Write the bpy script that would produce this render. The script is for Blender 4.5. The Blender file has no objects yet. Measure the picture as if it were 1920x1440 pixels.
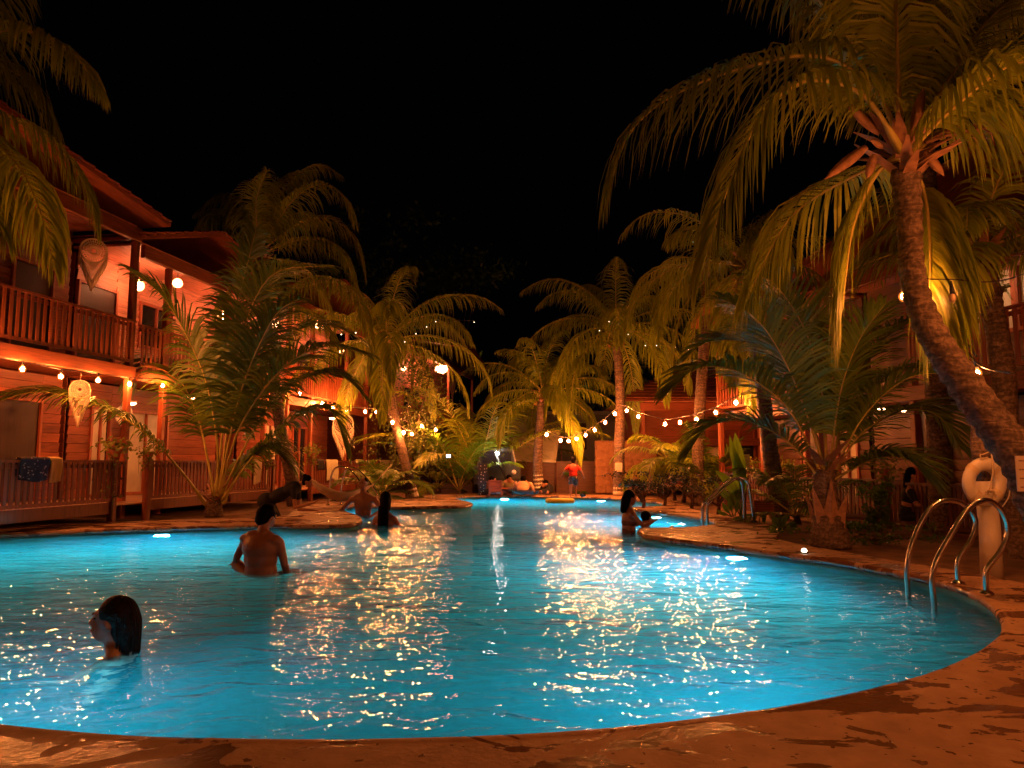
import bpy, bmesh, math, random
from mathutils import Vector, Matrix, noise
from mathutils.geometry import tessellate_polygon

R = math.radians
random.seed(7)
S = bpy.context.scene
COL = S.collection

# ------------------------------------------------------------------ camera
FPX = 1371.0                      # focal length in photo pixels (1920 wide)
HCAM = 1.15
PITCH = math.atan(146 / FPX)
cd = bpy.data.cameras.new('camera'); cam = bpy.data.objects.new('camera', cd); COL.objects.link(cam)
cd.sensor_width = 36; cd.lens = 36 * FPX / 1920; cd.clip_end = 500; cd.clip_start = 0.05
cam.location = (0, 0, HCAM); cam.rotation_euler = (R(90) + PITCH, 0, 0)
S.camera = cam

# ------------------------------------------------------------------ world (moonless night) and exposure
w = bpy.data.worlds.new("World"); S.world = w; w.use_nodes = True
bgn = w.node_tree.nodes['Background']
bgn.inputs[0].default_value = (0.45, 0.5, 0.8, 1); bgn.inputs[1].default_value = 0.0006
S.view_settings.view_transform = 'Standard'; S.view_settings.look = 'None'
S.view_settings.exposure = 0.0; S.view_settings.gamma = 1.0; S.view_settings.use_curve_mapping = False
cy = S.cycles
cy.max_bounces = 6; cy.diffuse_bounces = 3; cy.glossy_bounces = 3; cy.transmission_bounces = 4
cy.transparent_max_bounces = 12; cy.caustics_reflective = False; cy.caustics_refractive = False
cy.sample_clamp_indirect = 4.0; cy.sample_clamp_direct = 0.0
cy.use_denoising = True
try:
    cy.denoiser = 'OPENIMAGEDENOISE'
except Exception:
    pass
cy.use_light_tree = True; cy.volume_bounces = 1

# ------------------------------------------------------------------ geometry of the photograph
_cp, _sp = math.cos(PITCH), math.sin(PITCH)
def ray(px, py):
    a, b = (px - 960) / FPX, -(py - 720) / FPX
    return Vector((a, _cp - _sp * b, _sp + _cp * b))
def at(px, py, Y):
    d = ray(px, py); return Vector((0, 0, HCAM)) + d * (Y / d.y)
def gnd(px, py, z=0.0):
    d = ray(px, py); return Vector((0, 0, HCAM)) + d * ((z - HCAM) / d.z)

# ------------------------------------------------------------------ object helpers
def tag(o, label=None, cat=None, group=None, kind=None):
    if label: o['label'] = label
    if cat: o['category'] = cat
    if group: o['group'] = group
    if kind: o['kind'] = kind
    return o
def empty(name, loc=(0, 0, 0), rz=0.0, label=None, cat=None, group=None):
    o = bpy.data.objects.new(name, None); COL.objects.link(o)
    o.location = loc; o.rotation_euler = (0, 0, rz); o.empty_display_size = .2
    return tag(o, label, cat, group)
def link(name, me, parent=None, loc=None, rot=None, scale=None):
    o = bpy.data.objects.new(name, me); COL.objects.link(o)
    if parent: o.parent = parent
    if loc is not None: o.location = loc
    if rot is not None: o.rotation_euler = rot
    if scale is not None: o.scale = scale
    return o
class MB:
    def __init__(s): s.v = []; s.f = []; s.sm = []
    def add(s, vs, fs, smooth=False):
        n = len(s.v); s.v += [tuple(v) for v in vs]
        s.f += [tuple(i + n for i in f) for f in fs]; s.sm += [smooth] * len(fs)
    def box(s, c, d, rz=0.0, rot=None):
        M = rot if rot is not None else Matrix.Rotation(rz, 3, 'Z')
        vs = [Vector(c) + M @ Vector((x * d[0] / 2, y * d[1] / 2, z * d[2] / 2)) for x in (-1, 1) for y in (-1, 1) for z in (-1, 1)]
        s.add(vs, [(0, 1, 3, 2), (4, 6, 7, 5), (0, 4, 5, 1), (2, 3, 7, 6), (0, 2, 6, 4), (1, 5, 7, 3)])
    def tube(s, pts, rad, n=8, caps=True, smooth=True, closed=False):
        pts = [Vector(p) for p in pts]; m = len(pts)
        if not isinstance(rad, (list, tuple)): rad = [rad] * m
        vs = []; up = None
        for i, p in enumerate(pts):
            if closed: t = (pts[(i + 1) % m] - pts[i - 1])
            else: t = pts[min(i + 1, m - 1)] - pts[max(i - 1, 0)]
            t = t.normalized() if t.length > 1e-9 else Vector((0, 0, 1))
            if up is None:
                up = Vector((0, 0, 1)) if abs(t.z) < .9 else Vector((1, 0, 0))
            a = t.cross(up)
            if a.length < 1e-6: a = t.orthogonal()
            a.normalize(); b = a.cross(t).normalized(); up = b
            for k in range(n):
                q = 2 * math.pi * k / n
                vs.append(p + (a * math.cos(q) + b * math.sin(q)) * rad[i])
        fs = []
        for i in range(m if closed else m - 1):
            j = (i + 1) % m
            for k in range(n):
                k2 = (k + 1) % n
                fs.append((i * n + k, i * n + k2, j * n + k2, j * n + k))
        if caps and not closed:
            fs.append(tuple(range(n))[::-1]); fs.append(tuple((m - 1) * n + k for k in range(n)))
        s.add(vs, fs, smooth)
    def ell(s, c, r, rot=None, nu=12, nv=8):
        c = Vector(c); r = (r, r, r) if not isinstance(r, (tuple, list)) else r
        vs = [Vector((0, 0, r[2]))]
        for j in range(1, nv):
            th = math.pi * j / nv
            for i in range(nu):
                ph = 2 * math.pi * i / nu
                vs.append(Vector((r[0] * math.sin(th) * math.cos(ph), r[1] * math.sin(th) * math.sin(ph), r[2] * math.cos(th))))
        vs.append(Vector((0, 0, -r[2])))
        if rot is not None: vs = [rot @ v for v in vs]
        vs = [c + v for v in vs]
        fs = [(0, 1 + i, 1 + (i + 1) % nu) for i in range(nu)]
        for j in range(nv - 2):
            for i in range(nu):
                a = 1 + j * nu; b = a + nu
                fs.append((a + i, b + i, b + (i + 1) % nu, a + (i + 1) % nu))
        L = len(vs) - 1; a = 1 + (nv - 2) * nu
        fs += [(L, a + (i + 1) % nu, a + i) for i in range(nu)]
        s.add(vs, fs, True)
    def prism(s, poly, z0, z1, smooth=False):
        n = len(poly)
        vs = [(p[0], p[1], z0) for p in poly] + [(p[0], p[1], z1) for p in poly]
        fs = [tuple(range(n))[::-1], tuple(range(n, 2 * n))] + [(i, (i + 1) % n, n + (i + 1) % n, n + i) for i in range(n)]
        s.add(vs, fs, smooth)
    def mesh(s, name, mat=None):
        me = bpy.data.meshes.new(name); me.from_pydata(s.v, [], s.f)
        me.polygons.foreach_set('use_smooth', s.sm)
        if mat: me.materials.append(mat)
        me.update(); return me
    def build(s, name, mat, parent=None, loc=None, rot=None):
        return link(name, s.mesh(name, mat), parent, loc, rot)
_boxcache = {}
def boxpart(name, mat, parent, c, d, rot=None, kind=None):
    """one box object; alike boxes share a mesh"""
    key = (name, mat.name, round(d[0], 3), round(d[1], 3), round(d[2], 3))
    me = _boxcache.get(key)
    if me is None:
        bm = bmesh.new(); bmesh.ops.create_cube(bm, size=1)
        for v in bm.verts: v.co = Vector((v.co.x * d[0], v.co.y * d[1], v.co.z * d[2]))
        e = min(d) * .12
        if e > .0025: bmesh.ops.bevel(bm, geom=list(bm.edges), offset=e, segments=1, affect='EDGES')
        me = bpy.data.meshes.new(name); bm.to_mesh(me); bm.free(); me.materials.append(mat)
        _boxcache[key] = me
    return link(name, me, parent, c, rot)
def spline(pts, n, closed=False):
    """Catmull-Rom through pts, n samples a segment"""
    P = [Vector(p) for p in pts]; m = len(P); out = []
    for i in range(m if closed else m - 1):
        if closed: a, b, c, d = P[i - 1], P[i], P[(i + 1) % m], P[(i + 2) % m]
        else: a, b, c, d = P[max(i - 1, 0)], P[i], P[i + 1], P[min(i + 2, m - 1)]
        for k in range(n):
            t = k / n; t2 = t * t; t3 = t2 * t
            out.append(.5 * ((2 * b) + (c - a) * t + (2 * a - 5 * b + 4 * c - d) * t2 + (3 * b - a - 3 * c + d) * t3))
    if not closed: out.append(P[-1].copy())
    return out
def resample(pts, n):
    L = [0]
    for a, b in zip(pts, pts[1:]): L.append(L[-1] + (b - a).length)
    out = []; j = 0
    for i in range(n):
        t = L[-1] * i / (n - 1)
        while j < len(L) - 2 and L[j + 1] < t: j += 1
        u = (t - L[j]) / max(L[j + 1] - L[j], 1e-9)
        out.append(pts[j].lerp(pts[j + 1], min(max(u, 0), 1)))
    return out, L[-1]

# ------------------------------------------------------------------ materials
def newmat(name):
    m = bpy.data.materials.new(name); m.use_nodes = True
    nt = m.node_tree; b = nt.nodes['Principled BSDF']
    return m, nt, b
def N(nt, t, **kw):
    n = nt.nodes.new(t)
    for k, v in kw.items():
        if k.startswith('_'): setattr(n, k[1:], v)
        else: n.inputs[k].default_value = v
    return n
def ramp(nt, stops):
    n = nt.nodes.new('ShaderNodeValToRGB'); e = n.color_ramp.elements
    while len(e) > 1: e.remove(e[-1])
    for i, (p, c) in enumerate(stops):
        x = e[0] if i == 0 else e.new(p)
        x.position = p; x.color = (*c, 1) if len(c) == 3 else c
    return n
def mat_simple(name, c, rough=.6, metal=0, var=.15, scale=8, bump=.0, bscale=40, spec=.5, objvar=0.0):
    m, nt, b = newmat(name); L = nt.links
    tc = N(nt, 'ShaderNodeTexCoord'); nz = N(nt, 'ShaderNodeTexNoise', Scale=scale, Detail=4.0)
    L.new(tc.outputs['Object'], nz.inputs['Vector'])
    r = ramp(nt, [(.3, tuple(x * (1 - var) for x in c)), (.7, tuple(min(1, x * (1 + var)) for x in c))])
    L.new(nz.outputs[0], r.inputs[0]); out = r.outputs[0]
    if objvar:
        oi = N(nt, 'ShaderNodeObjectInfo'); mr = N(nt, 'ShaderNodeMapRange'); mr.inputs[3].default_value = 1 - objvar; mr.inputs[4].default_value = 1 + objvar
        L.new(oi.outputs['Random'], mr.inputs[0])
        mx = N(nt, 'ShaderNodeHueSaturation'); L.new(mr.outputs[0], mx.inputs['Value']); L.new(out, mx.inputs['Color']); out = mx.outputs[0]
    L.new(out, b.inputs['Base Color'])
    b.inputs['Roughness'].default_value = rough; b.inputs['Metallic'].default_value = metal
    b.inputs['Specular IOR Level'].default_value = spec
    if bump:
        n2 = N(nt, 'ShaderNodeTexNoise', Scale=bscale, Detail=3.0); L.new(tc.outputs['Object'], n2.inputs['Vector'])
        bp = N(nt, 'ShaderNodeBump', Strength=bump, Distance=.01); L.new(n2.outputs[0], bp.inputs['Height']); L.new(bp.outputs[0], b.inputs['Normal'])
    return m
def mat_wood(name, c, rough=.5, objvar=.22, stretch=(1.2, 14, 14)):
    m, nt, b = newmat(name); L = nt.links
    tc = N(nt, 'ShaderNodeTexCoord'); oi = N(nt, 'ShaderNodeObjectInfo')
    ad = N(nt, 'ShaderNodeVectorMath', _operation='ADD'); mp = N(nt, 'ShaderNodeMapping'); mp.inputs['Scale'].default_value = stretch
    sc = N(nt, 'ShaderNodeVectorMath', _operation='SCALE'); cm = N(nt, 'ShaderNodeCombineXYZ')
    L.new(oi.outputs['Random'], cm.inputs[0]); L.new(oi.outputs['Random'], cm.inputs[2]); L.new(cm.outputs[0], sc.inputs[0]); sc.inputs['Scale'].default_value = 31
    L.new(tc.outputs['Object'], ad.inputs[0]); L.new(sc.outputs[0], ad.inputs[1]); L.new(ad.outputs[0], mp.inputs[0])
    nz = N(nt, 'ShaderNodeTexNoise', Scale=2.0, Detail=6.0, Distortion=.6); L.new(mp.outputs[0], nz.inputs['Vector'])
    r = ramp(nt, [(.25, tuple(x * .55 for x in c)), (.5, c), (.75, tuple(min(1, x * 1.3) for x in c))]); L.new(nz.outputs[0], r.inputs[0])
    mr = N(nt, 'ShaderNodeMapRange'); mr.inputs[3].default_value = 1 - objvar; mr.inputs[4].default_value = 1 + objvar
    L.new(oi.outputs['Random'], mr.inputs[0]); hs = N(nt, 'ShaderNodeHueSaturation'); L.new(mr.outputs[0], hs.inputs['Value']); L.new(r.outputs[0], hs.inputs['Color'])
    L.new(hs.outputs[0], b.inputs['Base Color']); b.inputs['Roughness'].default_value = rough
    bp = N(nt, 'ShaderNodeBump', Strength=.35, Distance=.006); L.new(nz.outputs[0], bp.inputs['Height']); L.new(bp.outputs[0], b.inputs['Normal'])
    return m
def mat_leaf(name, c1, c2, trans=.35, objvar=.25):
    m, nt, b = newmat(name); L = nt.links; nt.nodes.remove(b); out = nt.nodes['Material Output']
    g = N(nt, 'ShaderNodeNewGeometry'); oi = N(nt, 'ShaderNodeObjectInfo')
    r = ramp(nt, [(0, c1), (1, c2)]); L.new(g.outputs['Random Per Island'], r.inputs[0])
    mr = N(nt, 'ShaderNodeMapRange'); mr.inputs[3].default_value = 1 - objvar; mr.inputs[4].default_value = 1 + objvar
    L.new(oi.outputs['Random'], mr.inputs[0]); hs = N(nt, 'ShaderNodeHueSaturation'); L.new(mr.outputs[0], hs.inputs['Value']); L.new(r.outputs[0], hs.inputs['Color'])
    p = N(nt, 'ShaderNodeBsdfPrincipled', Roughness=.42); L.new(hs.outputs[0], p.inputs['Base Color'])
    t = N(nt, 'ShaderNodeBsdfTranslucent'); L.new(hs.outputs[0], t.inputs[0])
    mx = N(nt, 'ShaderNodeMixShader'); mx.inputs[0].default_value = trans
    L.new(p.outputs[0], mx.inputs[1]); L.new(t.outputs[0], mx.inputs[2]); L.new(mx.outputs[0], out.inputs[0])
    return m
def mat_emit(name, c, strength):
    m, nt, b = newmat(name); b.inputs['Base Color'].default_value = (*c, 1)
    b.inputs['Emission Color'].default_value = (*c, 1); b.inputs['Emission Strength'].default_value = strength
    b.inputs['Roughness'].default_value = .3
    return m

M = {}
M['wood'] = mat_wood('red_stained_wood', (.29, .080, .034), objvar=.32)
M['wood_v'] = mat_wood('red_stained_wood_upright', (.36, .095, .04), stretch=(14, 14, 1.2))
M['wood_fence'] = mat_wood('shade_dark_red_fence', (.21, .060, .028), stretch=(14, 14, 1.2))  # red wood, darkened in colour because the fence fronts are unlit
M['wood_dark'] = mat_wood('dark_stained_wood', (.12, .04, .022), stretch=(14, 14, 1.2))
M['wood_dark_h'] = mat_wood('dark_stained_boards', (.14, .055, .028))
M['wood_pale'] = mat_wood('pale_deck_boards', (.45, .24, .13))
M['door_and_shade'] = mat_wood('door_and_opening_shade', (.035, .012, .007), stretch=(14, 14, 1.2))  # near-black colour also paints the shade of open doorways
M['tile'] = mat_simple('clay_tile', (.34, .09, .04), .7, var=.3, bump=.3, objvar=.25)
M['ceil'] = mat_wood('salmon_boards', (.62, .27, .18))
M['white'] = mat_simple('white_paint', (.75, .68, .6), .6, var=.08)
M['glass'] = mat_simple('dark_glass', (.02, .02, .025), .08, var=.1)
M['curtain'] = mat_simple('cream_curtain', (.62, .55, .40), .8, var=.1, scale=3)
M['dark'] = mat_simple('shadowed_interior', (.03, .015, .01), .8)
M['bark'] = None
M['steel'] = mat_simple('stainless_steel', (.62, .60, .57), .2, metal=1, var=.05)
M['black'] = mat_simple('black_cloth', (.010, .009, .012), .85, var=.3)
M['rubber'] = mat_simple('black_rubber', (.02, .02, .02), .6)
M['rope'] = mat_simple('pale_rope', (.6, .5, .36), .8, var=.15, bump=.4, bscale=90)
M['macrame'] = mat_simple('cotton_macrame', (.80, .66, .50), .9, var=.15, bump=.5, bscale=120)
M['ring'] = mat_simple('white_life_ring', (.68, .63, .56), .45, var=.1, scale=5)
M['soil'] = mat_simple('sandy_soil', (.20, .11, .06), .9, var=.45, scale=3, bump=.8, bscale=14)
M['cable'] = mat_simple('cable', (.03, .02, .02), .6)
M['hair'] = mat_simple('wet_black_hair', (.0035, .0022, .002), .6, spec=.04, var=.4, scale=30, bump=.6, bscale=70)
M['skin'] = mat_simple('tan_skin', (.36, .17, .10), .45, var=.1, scale=5)
M['skin_pale'] = mat_simple('pale_skin', (.50, .33, .25), .42, var=.06, scale=5)
M['eyew'] = mat_simple('eye', (.02, .015, .015), .2)
M['leaf'] = mat_leaf('palm_leaf', (.17, .25, .014), (.38, .44, .03))
M['leaf_dark'] = mat_leaf('young_palm_leaf', (.10, .19, .018), (.21, .31, .03), .3)
M['leaf_lime'] = mat_leaf('lime_leaf', (.13, .30, .02), (.21, .38, .035))
M['leaf_bush'] = mat_leaf('bush_leaf', (.05, .13, .012), (.12, .24, .02))
M['leaf_bush_shade'] = mat_leaf('shade_dark_bush_leaf', (.014, .022, .006), (.035, .04, .01), .2)  # bush leaf darkened in colour so bushes near the bulbs look unlit
M['leaf_olive'] = mat_leaf('olive_tree_leaf', (.05, .07, .012), (.10, .12, .02), .2)
M['leaf_pot'] = mat_leaf('pot_plant_leaf', (.20, .26, .04), (.35, .36, .07))
M['rachis'] = mat_simple('palm_rib', (.45, .38, .08), .5, var=.2, scale=5)
M['spathe'] = mat_simple('dry_spathe', (.36, .19, .11), .7, var=.3, scale=14, bump=.4)
M['coconut'] = mat_simple('coconut_husk', (.30, .12, .04), .5, var=.3, scale=12)
M['bulb'] = mat_emit('lit_bulb', (1.0, .26, .055), 1550)
M['bulb_off'] = mat_simple('unlit_bulb', (.55, .40, .26), .15)
def bulb_halo():  # glowing shell that puts an orange halo round each bulb
    m, nt, b = newmat('bulb_halo_shell'); L = nt.links; nt.nodes.remove(b)
    e_ = N(nt, 'ShaderNodeEmission', Strength=.75); e_.inputs[0].default_value = (1, .20, .025, 1); t = N(nt, 'ShaderNodeBsdfTransparent'); ad = N(nt, 'ShaderNodeAddShader')
    L.new(e_.outputs[0], ad.inputs[0]); L.new(t.outputs[0], ad.inputs[1]); L.new(ad.outputs[0], nt.nodes['Material Output'].inputs[0]); return m
M['bulb_halo'] = bulb_halo()
M['globe'] = mat_emit('lit_globe_lamp', (1.0, .33, .13), 80)
M['cdisc'] = mat_emit('lit_ceiling_lamp', (1.0, .48, .22), 36)
M['poollamp'] = mat_emit('lit_pool_lamp', (.55, .86, 1.0), 45)
M['socket'] = M['rubber']

def bark():
    m, nt, b = newmat('palm_bark'); L = nt.links
    tc = N(nt, 'ShaderNodeTexCoord'); mp = N(nt, 'ShaderNodeMapping'); mp.inputs['Scale'].default_value = (2, 2, 9)
    L.new(tc.outputs['Object'], mp.inputs[0])
    nz = N(nt, 'ShaderNodeTexNoise', Scale=2.2, Detail=6.0, Distortion=.8); L.new(mp.outputs[0], nz.inputs['Vector'])
    n2 = N(nt, 'ShaderNodeTexNoise', Scale=26.0, Detail=4.0); L.new(tc.outputs['Object'], n2.inputs['Vector'])
    mx = N(nt, 'ShaderNodeMath', _operation='MULTIPLY'); L.new(nz.outputs[0], mx.inputs[0]); L.new(n2.outputs[0], mx.inputs[1])
    r = ramp(nt, [(.10, (.03, .018, .012)), (.22, (.10, .062, .042)), (.36, (.24, .16, .11))]); L.new(mx.outputs[0], r.inputs[0])
    L.new(r.outputs[0], b.inputs['Base Color']); b.inputs['Roughness'].default_value = .8
    bp = N(nt, 'ShaderNodeBump', Strength=1.0, Distance=.045); L.new(mx.outputs[0], bp.inputs['Height']); L.new(bp.outputs[0], b.inputs['Normal'])
    return m
M['bark'] = bark()

def deck_mat():
    m, nt, b = newmat('wet_stone_deck'); L = nt.links
    tc = N(nt, 'ShaderNodeTexCoord')
    mp = N(nt, 'ShaderNodeMapping'); mp.inputs['Scale'].default_value = (.8, 1.5, 1); mp.inputs['Rotation'].default_value = (0, 0, .35)
    L.new(tc.outputs['Object'], mp.inputs[0])
    wet = N(nt, 'ShaderNodeTexNoise', Scale=1.7, Detail=7.0, Roughness=.6, Distortion=.9); L.new(mp.outputs[0], wet.inputs['Vector'])
    wr = ramp(nt, [(.525, (0, 0, 0)), (.545, (1, 1, 1))]); L.new(wet.outputs[0], wr.inputs[0])
    drops = N(nt, 'ShaderNodeTexNoise', Scale=13.0, Detail=2.0); L.new(tc.outputs['Object'], drops.inputs['Vector'])
    dr = ramp(nt, [(.655, (0, 0, 0)), (.67, (1, 1, 1))]); L.new(drops.outputs[0], dr.inputs[0])
    wm = N(nt, 'ShaderNodeMath', _operation='MAXIMUM'); L.new(wr.outputs[0], wm.inputs[0]); L.new(dr.outputs[0], wm.inputs[1])
    st = N(nt, 'ShaderNodeTexNoise', Scale=5.0, Detail=8.0, Roughness=.65); L.new(tc.outputs['Object'], st.inputs['Vector'])
    sr = ramp(nt, [(.3, (.32, .18, .10)), (.55, (.44, .265, .15)), (.75, (.53, .35, .22))]); L.new(st.outputs[0], sr.inputs[0])
    dk = N(nt, 'ShaderNodeMix', _data_type='RGBA', _blend_type='MULTIPLY'); L.new(sr.outputs[0], dk.inputs[6]); dk.inputs[7].default_value = (.42, .34, .30, 1)
    L.new(wm.outputs[0], dk.inputs[0]); L.new(dk.outputs[2], b.inputs['Base Color'])
    rr = N(nt, 'ShaderNodeMapRange'); rr.inputs[3].default_value = .62; rr.inputs[4].default_value = .16; L.new(wm.outputs[0], rr.inputs[0]); L.new(rr.outputs[0], b.inputs['Roughness'])
    fine = N(nt, 'ShaderNodeTexNoise', Scale=38.0, Detail=5.0); L.new(tc.outputs['Object'], fine.inputs['Vector'])
    bs = N(nt, 'ShaderNodeMapRange'); bs.inputs[3].default_value = .6; bs.inputs[4].default_value = .14; L.new(wm.outputs[0], bs.inputs[0])
    bp = N(nt, 'ShaderNodeBump', Distance=.006); L.new(bs.outputs[0], bp.inputs['Strength']); L.new(fine.outputs[0], bp.inputs['Height'])
    bp2 = N(nt, 'ShaderNodeBump', Strength=.35, Distance=.02); L.new(st.outputs[0], bp2.inputs['Height']); L.new(bp.outputs[0], bp2.inputs['Normal'])
    L.new(bp2.outputs[0], b.inputs['Normal'])
    return m
M['deck'] = deck_mat()

def water_mat():
    m, nt, b = newmat('pool_water'); L = nt.links; nt.nodes.remove(b); out = nt.nodes['Material Output']
    tc = N(nt, 'ShaderNodeTexCoord')
    def wave(scale, sx, sy, rot, det, dist):
        mp = N(nt, 'ShaderNodeMapping'); mp.inputs['Scale'].default_value = (sx, sy, 1); mp.inputs['Rotation'].default_value = (0, 0, rot)
        L.new(tc.outputs['Object'], mp.inputs[0])
        n = N(nt, 'ShaderNodeTexNoise', Scale=scale, Detail=det, Roughness=.5, Distortion=dist); L.new(mp.outputs[0], n.inputs['Vector']); return n
    a = wave(1.1, .8, 1.3, .25, 2.0, .5); c = wave(3.6, .75, 1.3, -.35, 2.0, .8); d = wave(11.0, .9, 1.2, .7, 1.0, .3)
    b1 = N(nt, 'ShaderNodeBump', Strength=1.0, Distance=WAVE[0]); L.new(a.outputs[0], b1.inputs['Height'])
    b2 = N(nt, 'ShaderNodeBump', Strength=1.0, Distance=WAVE[1]); L.new(c.outputs[0], b2.inputs['Height']); L.new(b1.outputs[0], b2.inputs['Normal'])
    b3 = N(nt, 'ShaderNodeBump', Strength=1.0, Distance=WAVE[2]); L.new(d.outputs[0], b3.inputs['Height']); L.new(b2.outputs[0], b3.inputs['Normal'])
    gl = N(nt, 'ShaderNodeBsdfGlossy', Roughness=.004); L.new(b3.outputs[0], gl.inputs['Normal'])
    tr = N(nt, 'ShaderNodeBsdfRefraction', IOR=1.33, Roughness=.0); tr.inputs[0].default_value = (.92, 1, 1, 1); L.new(b3.outputs[0], tr.inputs['Normal'])
    fr = N(nt, 'ShaderNodeFresnel', IOR=1.33); L.new(b3.outputs[0], fr.inputs['Normal'])
    fm = N(nt, 'ShaderNodeMath', _operation='MINIMUM'); L.new(fr.outputs[0], fm.inputs[0]); fm.inputs[1].default_value = .62
    mx = N(nt, 'ShaderNodeMixShader'); L.new(fm.outputs[0], mx.inputs[0]); L.new(tr.outputs[0], mx.inputs[1]); L.new(gl.outputs[0], mx.inputs[2])
    L.new(mx.outputs[0], out.inputs[0])
    m2, nt2, b2_ = newmat('pool_water_side'); nt2.nodes.remove(b2_); t2 = N(nt2, 'ShaderNodeBsdfTransparent'); nt2.links.new(t2.outputs[0], nt2.nodes['Material Output'].inputs[0])
    for q in (nt, nt2):
        sc = N(q, 'ShaderNodeVolumeScatter', Density=VOL[0]); sc.inputs['Color'].default_value = (.06, .80, 1, 1); sc.inputs['Anisotropy'].default_value = .3
        ab = N(q, 'ShaderNodeVolumeAbsorption', Density=VOL[1]); ab.inputs['Color'].default_value = (0, .72, .95, 1)
        ad = N(q, 'ShaderNodeAddShader'); q.links.new(sc.outputs[0], ad.inputs[0]); q.links.new(ab.outputs[0], ad.inputs[1]); q.links.new(ad.outputs[0], q.nodes['Material Output'].inputs['Volume'])
    M['water_side'] = m2
    return m
VOL = (.8, .08)
WAVE = (.052, .029, .0045)
M['water'] = water_mat()
M['poolfloor'] = mat_simple('pool_plaster', (.03, .50, .62), .8, var=.12, scale=1.2, bump=.2, bscale=3)
M['poolwall'] = mat_simple('pool_wall_plaster', (.10, .46, .50), .7, var=.2, scale=3)
M['stone'] = None
def stone_mat():
    m, nt, b = newmat('ochre_stone'); L = nt.links
    tc = N(nt, 'ShaderNodeTexCoord'); nz = N(nt, 'ShaderNodeTexNoise', Scale=2.2, Detail=7.0, Roughness=.6, Distortion=1.0); L.new(tc.outputs['Object'], nz.inputs['Vector'])
    r = ramp(nt, [(.3, (.17, .075, .035)), (.5, (.28, .135, .065)), (.7, (.40, .21, .11))]); L.new(nz.outputs[0], r.inputs[0])
    L.new(r.outputs[0], b.inputs['Base Color']); b.inputs['Roughness'].default_value = .85
    bp = N(nt, 'ShaderNodeBump', Strength=.7, Distance=.03); L.new(nz.outputs[0], bp.inputs['Height']); L.new(bp.outputs[0], b.inputs['Normal'])
    return m
M['stone'] = stone_mat()

# ================================================================== POOL, DECK, GROUND
WZ = -0.12
outline_px = [(0, 1357), (120, 1369), (260, 1379), (420, 1383), (560, 1385), (700, 1384), (860, 1380), (1000, 1374), (1150, 1363), (1300, 1347), (1430, 1329), (1550, 1308),
    (1650, 1286), (1740, 1262), (1810, 1234), (1858, 1206), (1883, 1180), (1878, 1152), (1848, 1122), (1800, 1099), (1740, 1082), (1660, 1066), (1560, 1049), (1450, 1034),
    (1350, 1020), (1260, 1010), (1210, 1002), (1197, 995), (1206, 990), (1240, 989), (1290, 988), (1330, 984), (1344, 979), (1325, 972), (1280, 965), (1235, 959), (1195, 955), (1184, 952), (1200, 950),
    (1235, 949), (1251, 946), (1235, 941), (1190, 936), (1130, 932), (1060, 930), (990, 929), (920, 929), (870, 930), (852, 933), (862, 937), (880, 941), (884, 945), (860, 948),
    (800, 949), (745, 950), (700, 949), (660, 948), (640, 951), (648, 958), (668, 965), (677, 972), (672, 979), (640, 983), (580, 984), (500, 984), (400, 986), (280, 989), (140, 994), (0, 1000)]
P2 = [gnd(x, y, 0) for x, y in outline_px]
P2 += [Vector(p) for p in ((-9.4, 11.2, 0), (-10.0, 9.6, 0), (-9.4, 7.4, 0), (-7.4, 5.4, 0), (-4.7, 3.95, 0))]
pool = spline(P2, 5, closed=True)
# thin out near-duplicates
_t = [pool[0]]
for p in pool[1:]:
    if (p - _t[-1]).length > .045: _t.append(p)
pool = _t
pool = [Vector((p.x, p.y, 0)) for p in pool]
NP = len(pool)
area = sum(pool[i].x * pool[(i + 1) % NP].y - pool[(i + 1) % NP].x * pool[i].y for i in range(NP))
if area < 0: pool.reverse()
def offset(poly, d):
    out = []; n = len(poly)
    for i in range(n):
        t = (poly[(i + 1) % n] - poly[i - 1]).normalized(); nrm = Vector((t.y, -t.x, 0))   # outward for CCW
        out.append(poly[i] + nrm * d)
    return out
# outer rim of the paved deck
outer_px = [(1930, 1096), (1850, 1078), (1760, 1064), (1665, 1049), (1590, 1036), (1534, 1026), (1480, 1016), (1452, 1009)]
deck_outer = [gnd(x, y, 0) for x, y in outer_px]
deck_outer += [gnd(1462, 999), gnd(1450, 988), gnd(1420, 978), gnd(1380, 970), gnd(1330, 962), gnd(1300, 955), gnd(1290, 950), gnd(1270, 941), gnd(1230, 934), gnd(1160, 928), gnd(1040, 925.5), gnd(900, 925.5), gnd(820, 927), gnd(760, 931), gnd(735, 936), gnd(690, 941), gnd(610, 943), gnd(560, 950), gnd(540, 966), gnd(480, 971), gnd(400, 973), gnd(280, 976), gnd(140, 981), gnd(0, 986)]
deck_outer += [Vector(p) for p in ((-9.9, 12.5, 0), (-11.2, 10.2, 0), (-11, 6, 0), (-9, 3, 0), (-8, -3, 0), (8, -3, 0), (9.5, 3, 0), (6.9, 4.9, 0))]
def sheet_with_hole(name, outer, hole, z, mat, zside=None):
    polys = [[Vector((p.x, p.y, 0)) for p in outer], [Vector((p.x, p.y, 0)) for p in hole]]
    tris = tessellate_polygon(polys)
    vs = [(p.x, p.y, z) for p in polys[0] + polys[1]]
    mb = MB(); fs = []
    for t in tris:
        a, b, c = [Vector(vs[i]) for i in t]
        n = (b - a).cross(c - a)
        fs.append(t if n.z > 0 else t[::-1])
    mb.add(vs, fs)
    if zside is not None:
        n = len(outer)
        mb.add([(p.x, p.y, z) for p in outer] + [(p.x, p.y, zside) for p in outer], [(i, (i + 1) % n, n + (i + 1) % n, n + i) for i in range(n)])
    return mb.build(name, mat)
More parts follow.
